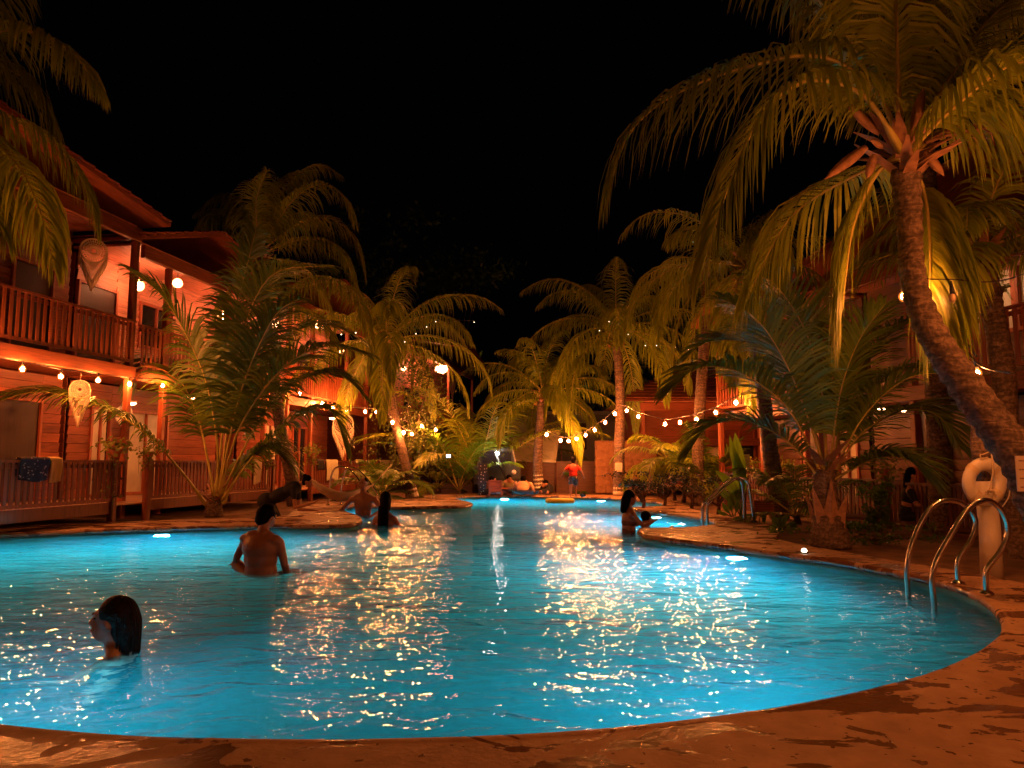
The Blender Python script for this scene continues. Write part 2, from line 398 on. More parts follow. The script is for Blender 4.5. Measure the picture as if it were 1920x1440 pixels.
deck = sheet_with_hole('pool_deck', deck_outer, offset(pool, .06), 0.0, M['deck'], -.14)
tag(deck, kind='structure')
# rounded coping lip
mb = MB(); prof = [(.062, 0.0), (.03, .004), (0, -.002), (-.018, -.016), (-.024, -.04), (-.018, -.062), (0.0, -.075), (.03, -.078)]
offs = [[p + (q - p) * 1 for p, q in zip(pool, offset(pool, d))] for d, _ in prof]
vs = []
for (d, z), o in zip(prof, offs):
    vs += [(p.x, p.y, z) for p in o]
n = len(pool); fs = []
for k in range(len(prof) - 1):
    for i in range(n):
        j = (i + 1) % n
        fs.append((k * n + i, k * n + j, (k + 1) * n + j, (k + 1) * n + i))
mb.add(vs, fs, True); tag(mb.build('pool_kerb', M['deck']), kind='structure')
# pool shell
DEPTH = 1.35
mb = MB(); o1 = offset(pool, .03); n = len(o1)
mb.add([(p.x, p.y, -.078) for p in o1] + [(p.x, p.y, -DEPTH) for p in o1], [(i, n + i, n + (i + 1) % n, (i + 1) % n) for i in range(n)], True)
tag(mb.build('pool_wall', M['poolwall']), kind='structure')
tr = tessellate_polygon([[Vector((p.x, p.y, 0)) for p in o1]])
mb = MB(); mb.add([(p.x, p.y, -DEPTH) for p in o1], tr); tag(mb.build('pool_floor', M['poolfloor']), kind='structure')
ow = offset(pool, .028)
tr = tessellate_polygon([[Vector((p.x, p.y, 0)) for p in ow]])
mb = MB(); fs = []
for t in tr:
    a, b, c = [ow[i] for i in t]; fs.append(t if (b - a).cross(c - a).z > 0 else t[::-1])
nw = len(ow)
mb.add([(p.x, p.y, WZ) for p in ow] + [(p.x, p.y, -DEPTH + .004) for p in ow], fs + [tuple(i + nw for i in f[::-1]) for f in fs] + [(i, nw + i, nw + (i + 1) % nw, (i + 1) % nw) for i in range(nw)])
wme = mb.mesh('pool_water', M['water']); wme.materials.append(M['water_side'])
for pl in wme.polygons:
    if pl.index >= len(fs): pl.material_index = 1
tag(link('pool_water', wme), kind='structure')
# ground
big = [Vector(p) for p in ((-160, -30, 0), (160, -30, 0), (160, 260, 0), (-160, 260, 0))]
g = sheet_with_hole('ground', big, offset(pool, .3), -.075, M['soil']); tag(g, kind='structure')

# pool lamps on the walls: a steel ring, a lit lens and the lamp's own light
def pool_lamp(px, py, label, power, wp=None, dz=-.33):
    tgt = wp if wp else gnd(px, py, -.35)
    i = min(range(NP), key=lambda k: (pool[k].x - tgt.x) ** 2 + (pool[k].y - tgt.y) ** 2)
    t = (pool[(i + 1) % NP] - pool[i - 1]).normalized(); inn = Vector((-t.y, t.x, 0))
    base = pool[i] + inn * -.03; base.z = dz
    e = empty('pool_lamp', base, math.atan2(inn.y, inn.x), label, 'pool lamp', 'underwater pool lamps')
    rot = (0, R(90), 0)
    m = MB(); m.tube([(0, 0, 0), (0, 0, .03)], .15, 20); m.build('lamp_ring', M['steel'], e, rot=rot)
    m = MB(); m.ell((0, 0, .03), (.12, .12, .03), nu=20); m.build('lens', M['poollamp'], e, rot=rot)
    ld = bpy.data.lights.new('pool_lamp_light', 'SPOT'); ld.energy = power; ld.color = (.03, .57, 1.0); ld.shadow_soft_size = .12; ld.spot_size = R(165); ld.spot_blend = .5
    ld.use_nodes = True; q = ld.node_tree; em = q.nodes['Emission']; lf = q.nodes.new('ShaderNodeLightFalloff'); lf.inputs['Strength'].default_value = 1.0; lf.inputs['Smooth'].default_value = .02
    qa = q.nodes.new('ShaderNodeMath'); qa.operation = 'MULTIPLY_ADD'; qa.inputs[1].default_value = 6.0 if dz > -.5 else 0.0
    q.links.new(lf.outputs['Quadratic'], qa.inputs[0]); q.links.new(lf.outputs['Linear'], qa.inputs[2]); q.links.new(qa.outputs[0], em.inputs['Strength'])
    lo = bpy.data.objects.new('pool_lamp_light', ld); COL.objects.link(lo); lo.location = base + inn * .12; lo.rotation_euler = (-(inn + Vector((0, 0, -.3)))).to_track_quat('Z', 'Y').to_euler()
POOLP = 880
pool_lamp(330, 1012, 'underwater lamp glowing by the left pool edge', POOLP * 1.5)
pool_lamp(1490, 1066, 'underwater lamp glowing between the stump palm and the big handrail ladder', POOLP)
pool_lamp(950, 933, 'underwater lamp at the far edge below the seated group', POOLP * 1.3)
pool_lamp(1225, 945, 'underwater lamp in the far lobe near the stone wall', POOLP * .8)
pool_lamp(1320, 985, 'underwater lamp in the cove beside the mid ladder', POOLP * .6)
pool_lamp(0, 0, 'underwater lamp on the near wall left of centre', POOLP * .45, Vector((-3.2, 3.5, 0)), -.95)  # unseen lamp, added to even out the near water
pool_lamp(1197, 997, 'deep underwater lamp in the tip of the right deck tongue', POOLP * .9, None, -.95)  # unseen lamp, added to brighten the middle of the pool
pool_lamp(677, 974, 'deep underwater lamp in the tip of the left deck tongue', POOLP * .7, None, -.95)  # likewise added unseen, for light in mid pool
pool_lamp(0, 0, 'underwater lamp on the near wall right of centre', POOLP * .45, Vector((1.9, 3.5, 0)), -.95)  # second unseen near-wall lamp, added for even water
pool_lamp(0, 0, 'underwater lamp on the outlying left wall', POOLP * 1.6, Vector((-9.9, 9, 0)), -.95)  # lamp out of view, added to light the left water

# ================================================================== COTTAGES
def planks(parent, x0, x1, y, z0, z1, mat, h=.21, th=.03, joined=False, tilt=.15):
    """lapped boards on the plane y (facing -y)"""
    n = max(1, int(round((z1 - z0) / h))); h = (z1 - z0) / n
    if joined:
        m = MB()
        for k in range(n):
            m.box(((x0 + x1) / 2, y, z0 + h * (k + .5)), (x1 - x0, th, h * .97), rot=Matrix.Rotation(tilt, 3, 'X'))
        m.build('wall', mat, parent); return
    for k in range(n):
        boxpart('plank', mat, parent, ((x0 + x1) / 2, y, z0 + h * (k + .5)), (round(x1 - x0, 2), th, round(h * .96, 3)), (tilt, 0, 0))
def railing(parent, x0, x1, y, z, h, mat, spacing=.125, name='railing', joined=False, slw=.07, gapz=.1):
    """a railing: top rail, bottom rail and upright slats; the slats are sub-parts when the railing is a part"""
    m = MB(); m.box(((x0 + x1) / 2, y, z + h - .02), (x1 - x0, .09, .045)); m.box(((x0 + x1) / 2, y, z + gapz), (x1 - x0, .05, .06))
    m.box(((x0 + x1) / 2, y + .035, z + h - .11), (x1 - x0, .03, .07))
    rl = m.build(name, mat, parent)
    n = int((x1 - x0) / spacing); sp = (x1 - x0) / n
    if joined:
        m = MB()
        for k in range(n): m.box((x0 + sp * (k + .5), y, z + (h + gapz) / 2 - .02), (slw, .022, h - gapz + .03))
        m.build('slat_row', mat, rl); return rl
    for k in range(n):
        boxpart('slat', mat, rl, (x0 + sp * (k + .5), y - .012, z + (h + gapz) / 2 - .02), (slw, .022, round(h - gapz + .03, 3)), (0, random.uniform(-.012, .012), 0))
    return rl
def window(parent, x0, x1, y, z0, z1, fill, frame=None, mull=True):
    frame = frame or M['wood_v']
    m = MB(); t = .07; cx, cz = (x0 + x1) / 2, (z0 + z1) / 2
    m.box((cx, y - .02, z1 - t / 2), (x1 - x0, .09, t)); m.box((cx, y - .02, z0 + t / 2), (x1 - x0, .09, t))
    m.box((x0 + t / 2, y - .02, cz), (t, .088, z1 - z0 - 2 * t)); m.box((x1 - t / 2, y - .02, cz), (t, .088, z1 - z0 - 2 * t))
    if mull: m.box((cx, y - .015, cz), (.05, .07, z1 - z0 - 2 * t))
    w_ = m.build('window', frame, parent)
    boxpart('pane', M['glass'], w_, (cx, y + .02, cz), (x1 - x0 - 2 * t, .01, z1 - z0 - 2 * t))
    if fill is M['curtain']:
        m = MB(); nn = 18; xs = [x0 + t + (x1 - x0 - 2 * t) * i / nn * .92 for i in range(nn + 1)]
        vs = [(x, y + .008 + .004 * math.sin(i * 1.9), z) for i, x in enumerate(xs) for z in (z0 + t, z1 - t)]
        m.add(vs, [(2 * i, 2 * i + 2, 2 * i + 3, 2 * i + 1) for i in range(nn)], True); m.build('curtain', fill, w_)
    return w_
def door(parent, x0, x1, y, z0, z1, mat):
    boxpart('door', mat, parent, ((x0 + x1) / 2, y, (z0 + z1) / 2), (x1 - x0 - .12, .05, z1 - z0 - .06))
    m = MB(); m.box((x0 + .03, y - .02, (z0 + z1) / 2), (.06, .1, z1 - z0)); m.box((x1 - .03, y - .02, (z0 + z1) / 2), (.06, .1, z1 - z0)); m.box(((x0 + x1) / 2, y - .02, z1 - .03), (x1 - x0 - .12, .098, .06))
    m.build('door_frame', M['wood_v'], parent)
def roof(parent, xa, xb, xr, za, zb, zr, y0, y1, mat, tiles=True):
    """gable roof whose ridge runs into the building (along y); slopes fall from xr to xa and to xb"""
    for (x0, z0) in ((xa, za), (xb, zb)):
        L = math.hypot(xr - x0, zr - z0); ang = math.atan2(zr - z0, xr - x0)
        m = MB(); T = .09
        nx, nz = -math.sin(ang), math.cos(ang)
        if nz < 0: nx, nz = -nx, -nz
        m.add([(x0, y0, z0), (xr, y0, zr), (xr, y1, zr), (x0, y1, z0), (x0 + nx * T, y0, z0 + nz * T), (xr + nx * T, y0, zr + nz * T), (xr + nx * T, y1, zr + nz * T), (x0 + nx * T, y1, z0 + nz * T)],
              [(0, 1, 2, 3), (7, 6, 5, 4), (0, 4, 5, 1), (1, 5, 6, 2), (2, 6, 7, 3), (3, 7, 4, 0)])
        sl = m.build('roof_slope', M['wood'], parent)
        if tiles:
            nt_ = int(L / .33)
            for k in range(nt_):
                s = (k + .5) / nt_
                px_, pz_ = x0 + (xr - x0) * s + nx * (T + .03), z0 + (zr - z0) * s + nz * (T + .03)
                a = -ang if xr > x0 else -(ang)
                lift = .09 if xr > x0 else -.09
                boxpart('tile', mat, sl, (px_, y0 + .12, pz_), (.36, .26, .035), (0, a + lift, 0))
                boxpart('tile', mat, sl, (px_, y0 + .39, pz_), (.36, .24, .035), (0, a + lift, 0))
            m = MB()
            for k in range(nt_):
                s = (k + .5) / nt_
                px_, pz_ = x0 + (xr - x0) * s + nx * (T + .03), z0 + (zr - z0) * s + nz * (T + .03)
                a = -ang; lift = .09 if xr > x0 else -.09
                m.box((px_, (y0 + .52 + y1) / 2, pz_), (.36, y1 - y0 - .52, .035), rot=Matrix.Rotation(a + lift, 3, 'Y'))
            m.build('tile_field', mat, sl)
def globe_lamp(parent_pos, r, label, hang=.35):
    e = empty('globe_lamp', parent_pos, 0, label, 'lamp', 'lit wicker globe lamps on the balconies')
    m = MB(); m.ell((0, 0, 0), r * .8, nu=14, nv=10); m.build('bulb', M['globe'], e)
    m = MB()
    for k in range(5):
        a = k * math.pi / 5
        m.tube([(r * math.cos(t) * math.cos(a), r * math.cos(t) * math.sin(a), r * math.sin(t)) for t in [2 * math.pi * i / 16 for i in range(16)]], .006, 4, closed=True)
    for zz in (-.5, 0, .5):
        q = math.sqrt(1 - zz * zz) * r; m.tube([(q * math.cos(t), q * math.sin(t), zz * r) for t in [2 * math.pi * i / 16 for i in range(16)]], .006, 4, closed=True)
    m.build('lamp_shade', M['rope'], e)
    m = MB(); m.tube([(0, 0, r), (0, 0, r + hang)], .006, 5); m.build('cord', M['cable'], e)
    return e
def disc_lamp(pos, label, r=.11):
    e = empty('ceiling_lamp', pos, 0, label, 'lamp', 'lit ceiling lamps under the verandas')
    m = MB(); m.tube([(0, 0, .0), (0, 0, .05)], r * 1.15, 16); m.build('lamp_base', M['white'], e)
    m = MB(); m.ell((0, 0, -.01), (r, r, .045), nu=16, nv=8); m.build('lens', M['cdisc'], e)
    return e

LANG = math.atan2(1, .175); OL = Vector((-8.9, 12.7, 0))
def Lw(x, y, z=0):   # left terrace local -> world
    c, s = math.cos(LANG), math.sin(LANG); return Vector((OL.x + c * x - s * y, OL.y + s * x + c * y, z))
RANG = math.atan2(-1, .2); OR = Vector((7.5, 11.7, 0))
def Rw(x, y, z=0):
    c, s = math.cos(RANG), math.sin(RANG); return Vector((OR.x + c * x - s * y, OR.y + s * x + c * y, z))

def cottage(org, ang, x0, x1, label, segs_lo, segs_up, posts, z1=3.22, ztop=6.25, D=1.7, roofspec=None, joined=False, wm=None, wallm_up=None, y0=0.0, railh=1.0, rail=True, back=7.0, railspan=None, zf=.32, side=True):
    wm = wm or M['wood']; wu = wallm_up or wm
    e = empty('wooden_cottage', org, ang, label, 'cottage', 'two-storey wooden cottages around the pool')
    # veranda floor, upper floor, beams
    boxpart('veranda_floor', M['wood_pale'], e, ((x0 + x1) / 2, y0 + D / 2 + .03, zf - .05), (x1 - x0, D + .1, .08))
    boxpart('upper_floor', M['wood'], e, ((x0 + x1) / 2, y0 + D / 2 + .1, z1 - .10), (x1 - x0 - .02, D - .06, .12))
    boxpart('floor_beam', M['wood'], e, ((x0 + x1) / 2, y0 - .03, z1 - .13), (x1 - x0, .09, .27))
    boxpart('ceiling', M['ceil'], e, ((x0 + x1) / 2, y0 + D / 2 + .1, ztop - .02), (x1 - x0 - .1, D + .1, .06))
    boxpart('eaves_beam', M['wood'], e, ((x0 + x1) / 2, y0 - .0, ztop - .22), (x1 - x0, .12, .30))
    for x in posts:
        boxpart('post', M['wood_v'], e, (x, y0 + .03, (z1 - .27 + zf) / 2 - .1), (.13, .13, z1 - .27 - zf + .55))
        boxpart('post', M['wood_v'], e, (x, y0 + .03, (z1 + ztop - .37) / 2), (.14, .14, ztop - .37 - z1))
    for segs, za, zb, wmat in ((segs_lo, zf, z1 - .2, wm), (segs_up, z1, ztop - .05, wu)):
        for sg in segs:
            a, b, k = sg[:3]; yy = y0 + D
            if k == 'wall': planks(e, a, b, yy, za, zb, wmat, joined=joined)
            elif k == 'door': door(e, a, b, yy, za, za + 2.15, M['door_and_shade']); planks(e, a, b, yy, za + 2.15, zb, wmat, joined=joined)
            elif k == 'glassdoor': window(e, a, b, yy, za, za + 2.15, sg[3] if len(sg) > 3 else M['curtain']); planks(e, a, b, yy, za + 2.15, zb, wmat, joined=joined)
            elif k == 'window':
                planks(e, a, b, yy, za, za + .9, wmat, joined=joined); window(e, a, b, yy, za + .9, za + 2.1, sg[3] if len(sg) > 3 else M['glass']); planks(e, a, b, yy, za + 2.1, zb, wmat, joined=joined)
    if side:
        for xx in (x0 + .02, x1 - .02):
            m = MB(); nrow = int((ztop - zf) / .21)
            for k in range(nrow):
                m.box((xx, y0 + D + .05 + (back - D) / 2, zf + .21 * (k + .5)), (.03, back - D, .204), rot=Matrix.Rotation(-.1 if xx < (x0 + x1) / 2 else .1, 3, 'Y'))
            tag(m.build('side_wall', wm, e), kind='stuff')
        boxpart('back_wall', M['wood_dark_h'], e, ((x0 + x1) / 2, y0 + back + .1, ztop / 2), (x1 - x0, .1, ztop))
    if rail:
        a, b = railspan or (x0 + .05, x1 - .05)
        railing(e, a, b, y0 - .02, z1 + .02, railh, M['wood_v'], spacing=.15, name='balcony_railing', joined=joined)
    if roofspec: roof(e, *roofspec, M['tile'], tiles=not joined)
    return e

# --- left row
cottage(OL, LANG, -5.2, 3.3, 'nearest two-storey red wooden cottage with the large macrame hanging on its balcony',
        [(-5.0, -1.6, 'wall'), (-1.6, -.5, 'glassdoor', M['curtain']), (-.5, 1.35, 'wall'), (1.35, 2.7, 'door'), (2.7, 3.25, 'wall')],
        [(-5, -1.2, 'wall'), (-1.2, 0, 'window'), (0, 1.7, 'wall'), (1.7, 2.8, 'door'), (2.8, 3.25, 'wall')],
        [-4.9, -1.2, 3.2], ztop=6.4, roofspec=(-6.5, 3.75, -1.8, 6.5, 6.52, 7.2, -.42, 6.5))
cottage(OL, LANG, 3.6, 9.6, 'two-storey wooden cottage with bright salmon boards glowing on its upper balcony',
        [(3.65, 4.3, 'wall'), (4.3, 5.0, 'glassdoor', M['curtain']), (5.0, 5.4, 'wall'), (5.4, 7.2, 'glassdoor', M['curtain']), (7.2, 9.55, 'wall')],
        [(3.65, 4.95, 'door'), (4.95, 5.8, 'wall'), (5.8, 7.2, 'window'), (7.2, 9.55, 'wall')],  # the dark door panel here stands for shade in an open doorway
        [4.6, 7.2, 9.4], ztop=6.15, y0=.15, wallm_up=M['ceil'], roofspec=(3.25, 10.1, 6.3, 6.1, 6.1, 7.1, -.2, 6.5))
cottage(OL, LANG, 10.4, 17.4, 'third wooden cottage on the left with a wicker globe lamp and a red slatted balcony',
        [(10.5, 12, 'wall'), (12, 13.2, 'glassdoor', M['curtain']), (13.2, 14.2, 'wall'), (14.2, 15.4, 'glassdoor', M['glass']), (15.4, 17.3, 'wall')],
        [(10.5, 11.6, 'wall'), (11.6, 13.0, 'window', M['curtain']), (13.0, 14.5, 'wall'), (14.5, 15.6, 'door'), (15.6, 17.3, 'wall')],
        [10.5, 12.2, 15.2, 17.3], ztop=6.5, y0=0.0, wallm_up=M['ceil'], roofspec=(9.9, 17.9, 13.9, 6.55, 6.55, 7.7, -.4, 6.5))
cottage(OL, LANG, 23.6, 37.0, 'farthest wooden cottage of the left row with twin round lamps under its eaves',
        [(23.7, 26, 'wall'), (26, 28, 'glassdoor', M['glass']), (28, 36.9, 'wall')],
        [(23.7, 27.2, 'wall'), (27.2, 30.4, 'window', M['glass']), (30.4, 36.9, 'wall')],
        [23.7, 25.7, 30.6, 36.8], ztop=7.0, y0=.1, joined=True, wallm_up=M['ceil'], roofspec=(23.0, 39.5, 34.6, 7.05, 7.6, 8.4, -.5, 6.5))
globe_lamp(Lw(5.7, .7, 5.72), .13, 'small yellow globe lamp on the bright salmon balcony')
globe_lamp(Lw(8.3, 1.0, 5.4), .15, 'globe lamp half hidden by fronds at the end of the salmon balcony')
globe_lamp(Lw(13.5, .4, 6.1), .2, 'large wicker globe lamp hanging on the third cottage balcony')
globe_lamp(Lw(11.2, .9, 5.7), .14, 'globe lamp lighting the third cottage wall behind palm fronds')
globe_lamp(Lw(16.4, .8, 5.6), .14, 'globe lamp at the far end of the red slatted balcony')
globe_lamp(Lw(24.6, .9, 5.9), .15, 'globe lamp lighting the pale boards at the near end of the farthest left cottage')  # lamp added to brighten the far cottage's boards
globe_lamp(Lw(28.6, .2, 6.35), .2, 'left one of two round lamps on the farthest left cottage')
globe_lamp(Lw(29.6, .2, 6.5), .32, 'right one of two round lamps on the farthest left cottage')
globe_lamp(Lw(4.95, 1.25, 5.5), .15, 'globe lamp hidden behind the corner post of the salmon balcony', .45)
disc_lamp(Lw(4.6, 1.0, 2.55), 'flat round lamp over the glass door of the second left cottage')
disc_lamp(Lw(6.6, .8, 2.85), 'first of two adjoining flat lamps under the second cottage balcony')
disc_lamp(Lw(7.2, .8, 2.85), 'second of two adjoining flat lamps under the second cottage balcony')
disc_lamp(Lw(13.4, .7, 2.85), 'flat round lamp under the third cottage balcony', .14)
disc_lamp(Lw(16.0, .9, 2.85), 'flat lamp above the towel fence of the third cottage', .12)

# terrace fences in front of the left row
def fence(org, ang, x0, x1, y, z, h, label, posts=(), mat=None, spacing=.13, deck_w=.9, skirt=True, group='slatted terrace fences', joined=False):
    mat = mat or M['wood_fence']
    e = empty('terrace_fence', org, ang, label, 'fence', group)
    railing(e, x0, x1, y, z, h, mat, spacing=spacing, name='fence_panel', joined=joined, gapz=.07)
    for x in posts: boxpart('post', mat, e, (x, y, z / 2 + h / 2 - .02), (.13, .13, z + h + .12))
    if skirt: boxpart('skirt_board', mat, e, ((x0 + x1) / 2, y + .02, z - .09), (x1 - x0, .06, .22))
    return e
YF = -.75
fence(OL, LANG, -1.3, 1.86, YF, .34, .84, 'long slatted fence with dark floral and yellow towels on it, beside the pool', posts=(1.93,))
fence(OL, LANG, 3.02, 6.0, YF, .34, .84, 'slatted fence behind the leaning stems of the young palm', posts=(2.95,))
fence(OL, LANG, 6.15, 8.2, YF, .34, .84, 'slatted fence carrying the hanging white towel', posts=(8.25,))
fence(OL, LANG, 10.8, 14.4, YF, .34, .84, 'slatted fence with a green-edged towel behind the hammock', posts=(10.7, 14.5))
fence(OL, LANG, 16.6, 24.0, YF, .34, .84, 'far slatted fence beneath the slanting trunk', posts=(16.5, 24.1), joined=True)
# gate
e = empty('terrace_gate', OL, LANG, 'dark slatted gate between the two nearest left fences', 'gate')
m = MB(); m.box((2.44, YF + .5, 1.13), (.92, .05, .06)); m.box((2.44, YF + .5, .45), (.92, .05, .06)); m.box((2.44, YF + .5, .8), (.92, .03, .05)); m.build('gate_frame', M['wood_dark'], e)
for k in range(7): boxpart('slat', M['wood_dark'], e, (2.05 + k * .13, YF + .47, .79), (.06, .022, .7))
# terrace boards in front (the raised deck edge)
tb = empty('boardwalk', OL, LANG, 'raised board terrace running along the left cottages', 'terrace')
for k in range(9):
    for j, (a, b) in enumerate(((-5, 3.3), (3.35, 9.6), (9.7, 17.4), (17.5, 24.5))):
        boxpart('board', M['wood_pale'], tb, ((a + b) / 2, YF + .1 + k * .095, .30), (b - a, .088, .03))
# louvre panel on the third section (horizontal slatted wall next to palm)
lv = empty('louvred_screen', OL, LANG, 'red louvred screen standing behind the tall leaning palm', 'screen')
for k in range(11): boxpart('slat', M['wood'], lv, (9.25, YF + .02, .35 + k * .105), (1.0, .02, .1), (.35, 0, 0))
boxpart('post', M['wood_v'], lv, (8.72, YF, .85), (.09, .1, 1.25)); boxpart('post', M['wood_v'], lv, (9.8, YF, .85), (.09, .1, 1.25))

# --- right row
cottage(OR, RANG, -4.4, 9, 'nearest right cottage with its upper balcony cut by the picture edge',
        [(-4.3, -2.95, 'wall'), (-2.95, -2.15, 'door'), (-2.15, 2.2, 'wall'), (2.2, 3.3, 'door'), (3.3, 8.9, 'wall')],
        [(-4.3, -1.5, 'wall'), (-1.5, -.5, 'window', M['curtain']), (-.5, .5, 'window', M['curtain']), (.5, 8.9, 'wall')],
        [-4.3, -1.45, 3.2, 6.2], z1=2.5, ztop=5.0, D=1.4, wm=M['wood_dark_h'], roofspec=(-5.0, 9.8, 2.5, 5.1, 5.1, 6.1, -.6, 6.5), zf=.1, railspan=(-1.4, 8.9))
cottage(OR, RANG, -8.9, -4.7, 'dark wooden cottage behind the stump palm on the right',
        [(-8.8, -7.4, 'wall'), (-7.4, -6.5, 'door'), (-6.5, -5.9, 'wall'), (-5.9, -5.1, 'glassdoor', M['curtain']), (-5.1, -4.75, 'wall')],
        [(-8.8, -7.3, 'wall'), (-7.3, -6.2, 'window'), (-6.2, -4.75, 'wall')],
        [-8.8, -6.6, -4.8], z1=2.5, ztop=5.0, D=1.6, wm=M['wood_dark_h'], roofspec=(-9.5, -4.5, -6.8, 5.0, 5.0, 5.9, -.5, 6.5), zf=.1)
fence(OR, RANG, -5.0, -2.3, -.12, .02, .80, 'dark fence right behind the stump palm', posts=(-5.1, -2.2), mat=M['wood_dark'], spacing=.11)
fence(OR, RANG, -2.05, 1.2, -.12, -.02, .80, 'dark slatted fence left of the life ring', posts=(-2.1, 1.25), mat=M['wood_dark'], spacing=.105)
fence(OR, RANG, -8.2, -5.5, -.12, .06, .80, 'dark fence beyond the orange notice board', posts=(-8.3, -5.4), mat=M['wood_dark'], spacing=.12)
disc_lamp(Rw(-2.9, 1.0, 2.2), 'flat lamp in the right veranda behind the broad fronds', .05)
disc_lamp(Rw(-5.0, 1.0, 2.2), 'flat lamp in the dark right veranda beyond the stump palm', .05)
disc_lamp(Rw(-.7, .75, 4.55), 'flat lamp above the upper right balcony', .17)
disc_lamp(Rw(-3.3, .8, 2.25), 'flat lamp lighting the lapped boards left of the life ring', .07)

# far right cottage seen end-on, its plank wall facing the pool
e3 = cottage(Vector((4.75, 27.0, 0)), 0, 0, 9, 'far cottage with an orange plank upper wall under a red tiled roof',
        [(.05, 2, 'wall'), (2, 3.2, 'window', M['curtain']), (3.2, 4.4, 'window', M['glass']), (4.4, 8.95, 'wall')], [(.05, 8.95, 'wall')], [.1, 4.4, 8.9], z1=2.0, ztop=3.4, D=.6, rail=False,
        joined=True, wm=M['wood'], back=5)
m = MB()
m.add([(-.7, -.7, 3.4), (9.8, -.7, 3.4), (9.8, 5.5, 3.4), (-.7, 5.5, 3.4), (1.9, 2.4, 5.0), (7, 2.4, 5.0)], [(0, 1, 5, 4), (1, 2, 5), (2, 3, 4, 5), (3, 0, 4), (3, 2, 1, 0)])
rf = m.build('roof', M['tile'], e3)
m = MB()
for k in range(12):
    t = (k + .5) / 12; y = -.7 + 3.1 * t; z = 3.43 + 1.6 * t
    m.box((4.55, y, z + .02), (10.5 - 5.2 * t, .28, .04), rot=Matrix.Rotation(.42, 3, 'X'))
m.build('tile_row', M['tile'], rf)

# ================================================================== BACK OF THE COURTYARD
sw = empty('stone_wall', (3.05, 27.0, 0), 0, 'tall ochre stone wall behind the banded straight palm', 'wall')
rng = random.Random(3)
for (xa, xb) in ((0, 2.25),):
    z = 0
    rows = 6
    for r_ in range(rows):
        x = xa; hh = 1.93 / rows
        while x < xb - .05:
            ln = min(rng.uniform(.28, .6), xb - x); 
            if xb - x - ln < .15: ln = xb - x
            boxpart('stone', M['stone'], sw, (x + ln / 2, rng.uniform(-.012, .012), z + hh / 2), (round(ln - .006, 3), .32, round(hh - .006, 3)))
            x += ln
        z += hh
boxpart('wall_core', M['stone'], sw, (1.125, .0, .95), (2.2, .305, 1.88))
bw = MB(); bw.box((1.55, 28.2, .55), (3.6, .2, 1.25)); tag(bw.build('garden_wall', M['wood_dark_h']), 'low brown wall between the awning and the tall stone wall', 'wall')
bh = empty('grey_building', (0, 36, 0), 0, 'grey rendered building far behind the central light string', 'building')
M['grey'] = mat_simple('grey_render', (.22, .24, .24), .85, var=.15, scale=1.5)
boxpart('wall', M['grey'], bh, (3.5, 2.5, 1.75), (7.5, 5, 3.5)); boxpart('parapet', M['grey'], bh, (3.5, -.05, 3.55), (7.7, .12, .18))
for x in (1.2, 5.6):
    wdw = boxpart('window', M['dark'], bh, (x, -.02, 2.6), (.9, .06, .8)); 
wdw = boxpart('window', M['dark'], bh, (3.4, -.02, 2.4), (.5, .06, 1.3))
aw = empty('awning', (0, 29, 0), 0, 'cream cloth awning lit from below at the back', 'awning')
m = MB(); a, b, c, d = [at(x, y, yy) for x, y, yy in ((956, 822, 29.5), (1052, 800, 29.5), (1042, 868, 28), (950, 864, 28))]
off = Vector((0, -29, 0))
nn = 10; vs = []
for i in range(nn + 1):
    for j in range(nn + 1):
        u, v = i / nn, j / nn; p = (a.lerp(b, u)).lerp(d.lerp(c, u), v) + off; p.z -= .12 * math.sin(math.pi * u) * math.sin(math.pi * v); vs.append(p)
m.add(vs, [(i * (nn + 1) + j, (i + 1) * (nn + 1) + j, (i + 1) * (nn + 1) + j + 1, i * (nn + 1) + j + 1) for i in range(nn) for j in range(nn)], True)
aw_c = m.build('cloth', M['curtain'], aw); sm_ = aw_c.modifiers.new('solid', 'SOLIDIFY'); sm_.thickness = .02
m = MB(); m.tube([a + off, (a + off).xy.to_3d()], .03, 8); m.tube([b + off, (b + off).xy.to_3d()], .03, 8); m.tube([c + off, (c + off).xy.to_3d()], .03, 8); m.tube([d + off, (d + off).xy.to_3d()], .03, 8); m.build('post', M['wood_dark'], aw)
# parked vehicle
M['carpaint'] = mat_simple('silver_car_paint', (.10, .11, .11), .3, metal=.6, var=.05)
car = empty('parked_car', (-.55, 28.6, 0), 0, 'silver off-road car parked behind the seated group', 'car')
m = MB()
prof_ = [(-.85, .35), (-.88, .95), (-.74, 1.0), (-.6, 1.62), (-.5, 1.68), (.5, 1.68), (.6, 1.62), (.74, 1.0), (.88, .95), (.85, .35)]
m.add([(x, -1.8, z) for x, z in prof_] + [(x, 1.8, z) for x, z in prof_], [tuple(range(10)), tuple(range(19, 9, -1))] + [(i, 10 + i, 10 + (i + 1) % 10, (i + 1) % 10) for i in range(10)])
bb = m.build('body', M['carpaint'], car); bv = bb.modifiers.new('bevel', 'BEVEL'); bv.width = .05; bv.segments = 2
boxpart('windscreen', M['glass'], car, (0, -1.83, 1.32), (1.05, .05, .42)); boxpart('bumper', M['rubber'], car, (0, -1.88, .45), (1.7, .12, .22))
for x in (-.62, .62):
    m = MB(); m.tube([(x, -1.84, .78), (x, -1.79, .78)], .09, 12); m.build('headlight', M['white'], car)
for x in (-.8, .8):
    for y in (-1.15, 1.15):
        m = MB(); m.tube([(x - .11, y, .35), (x + .11, y, .35)], .36, 16); m.build('wheel', M['rubber'], car)
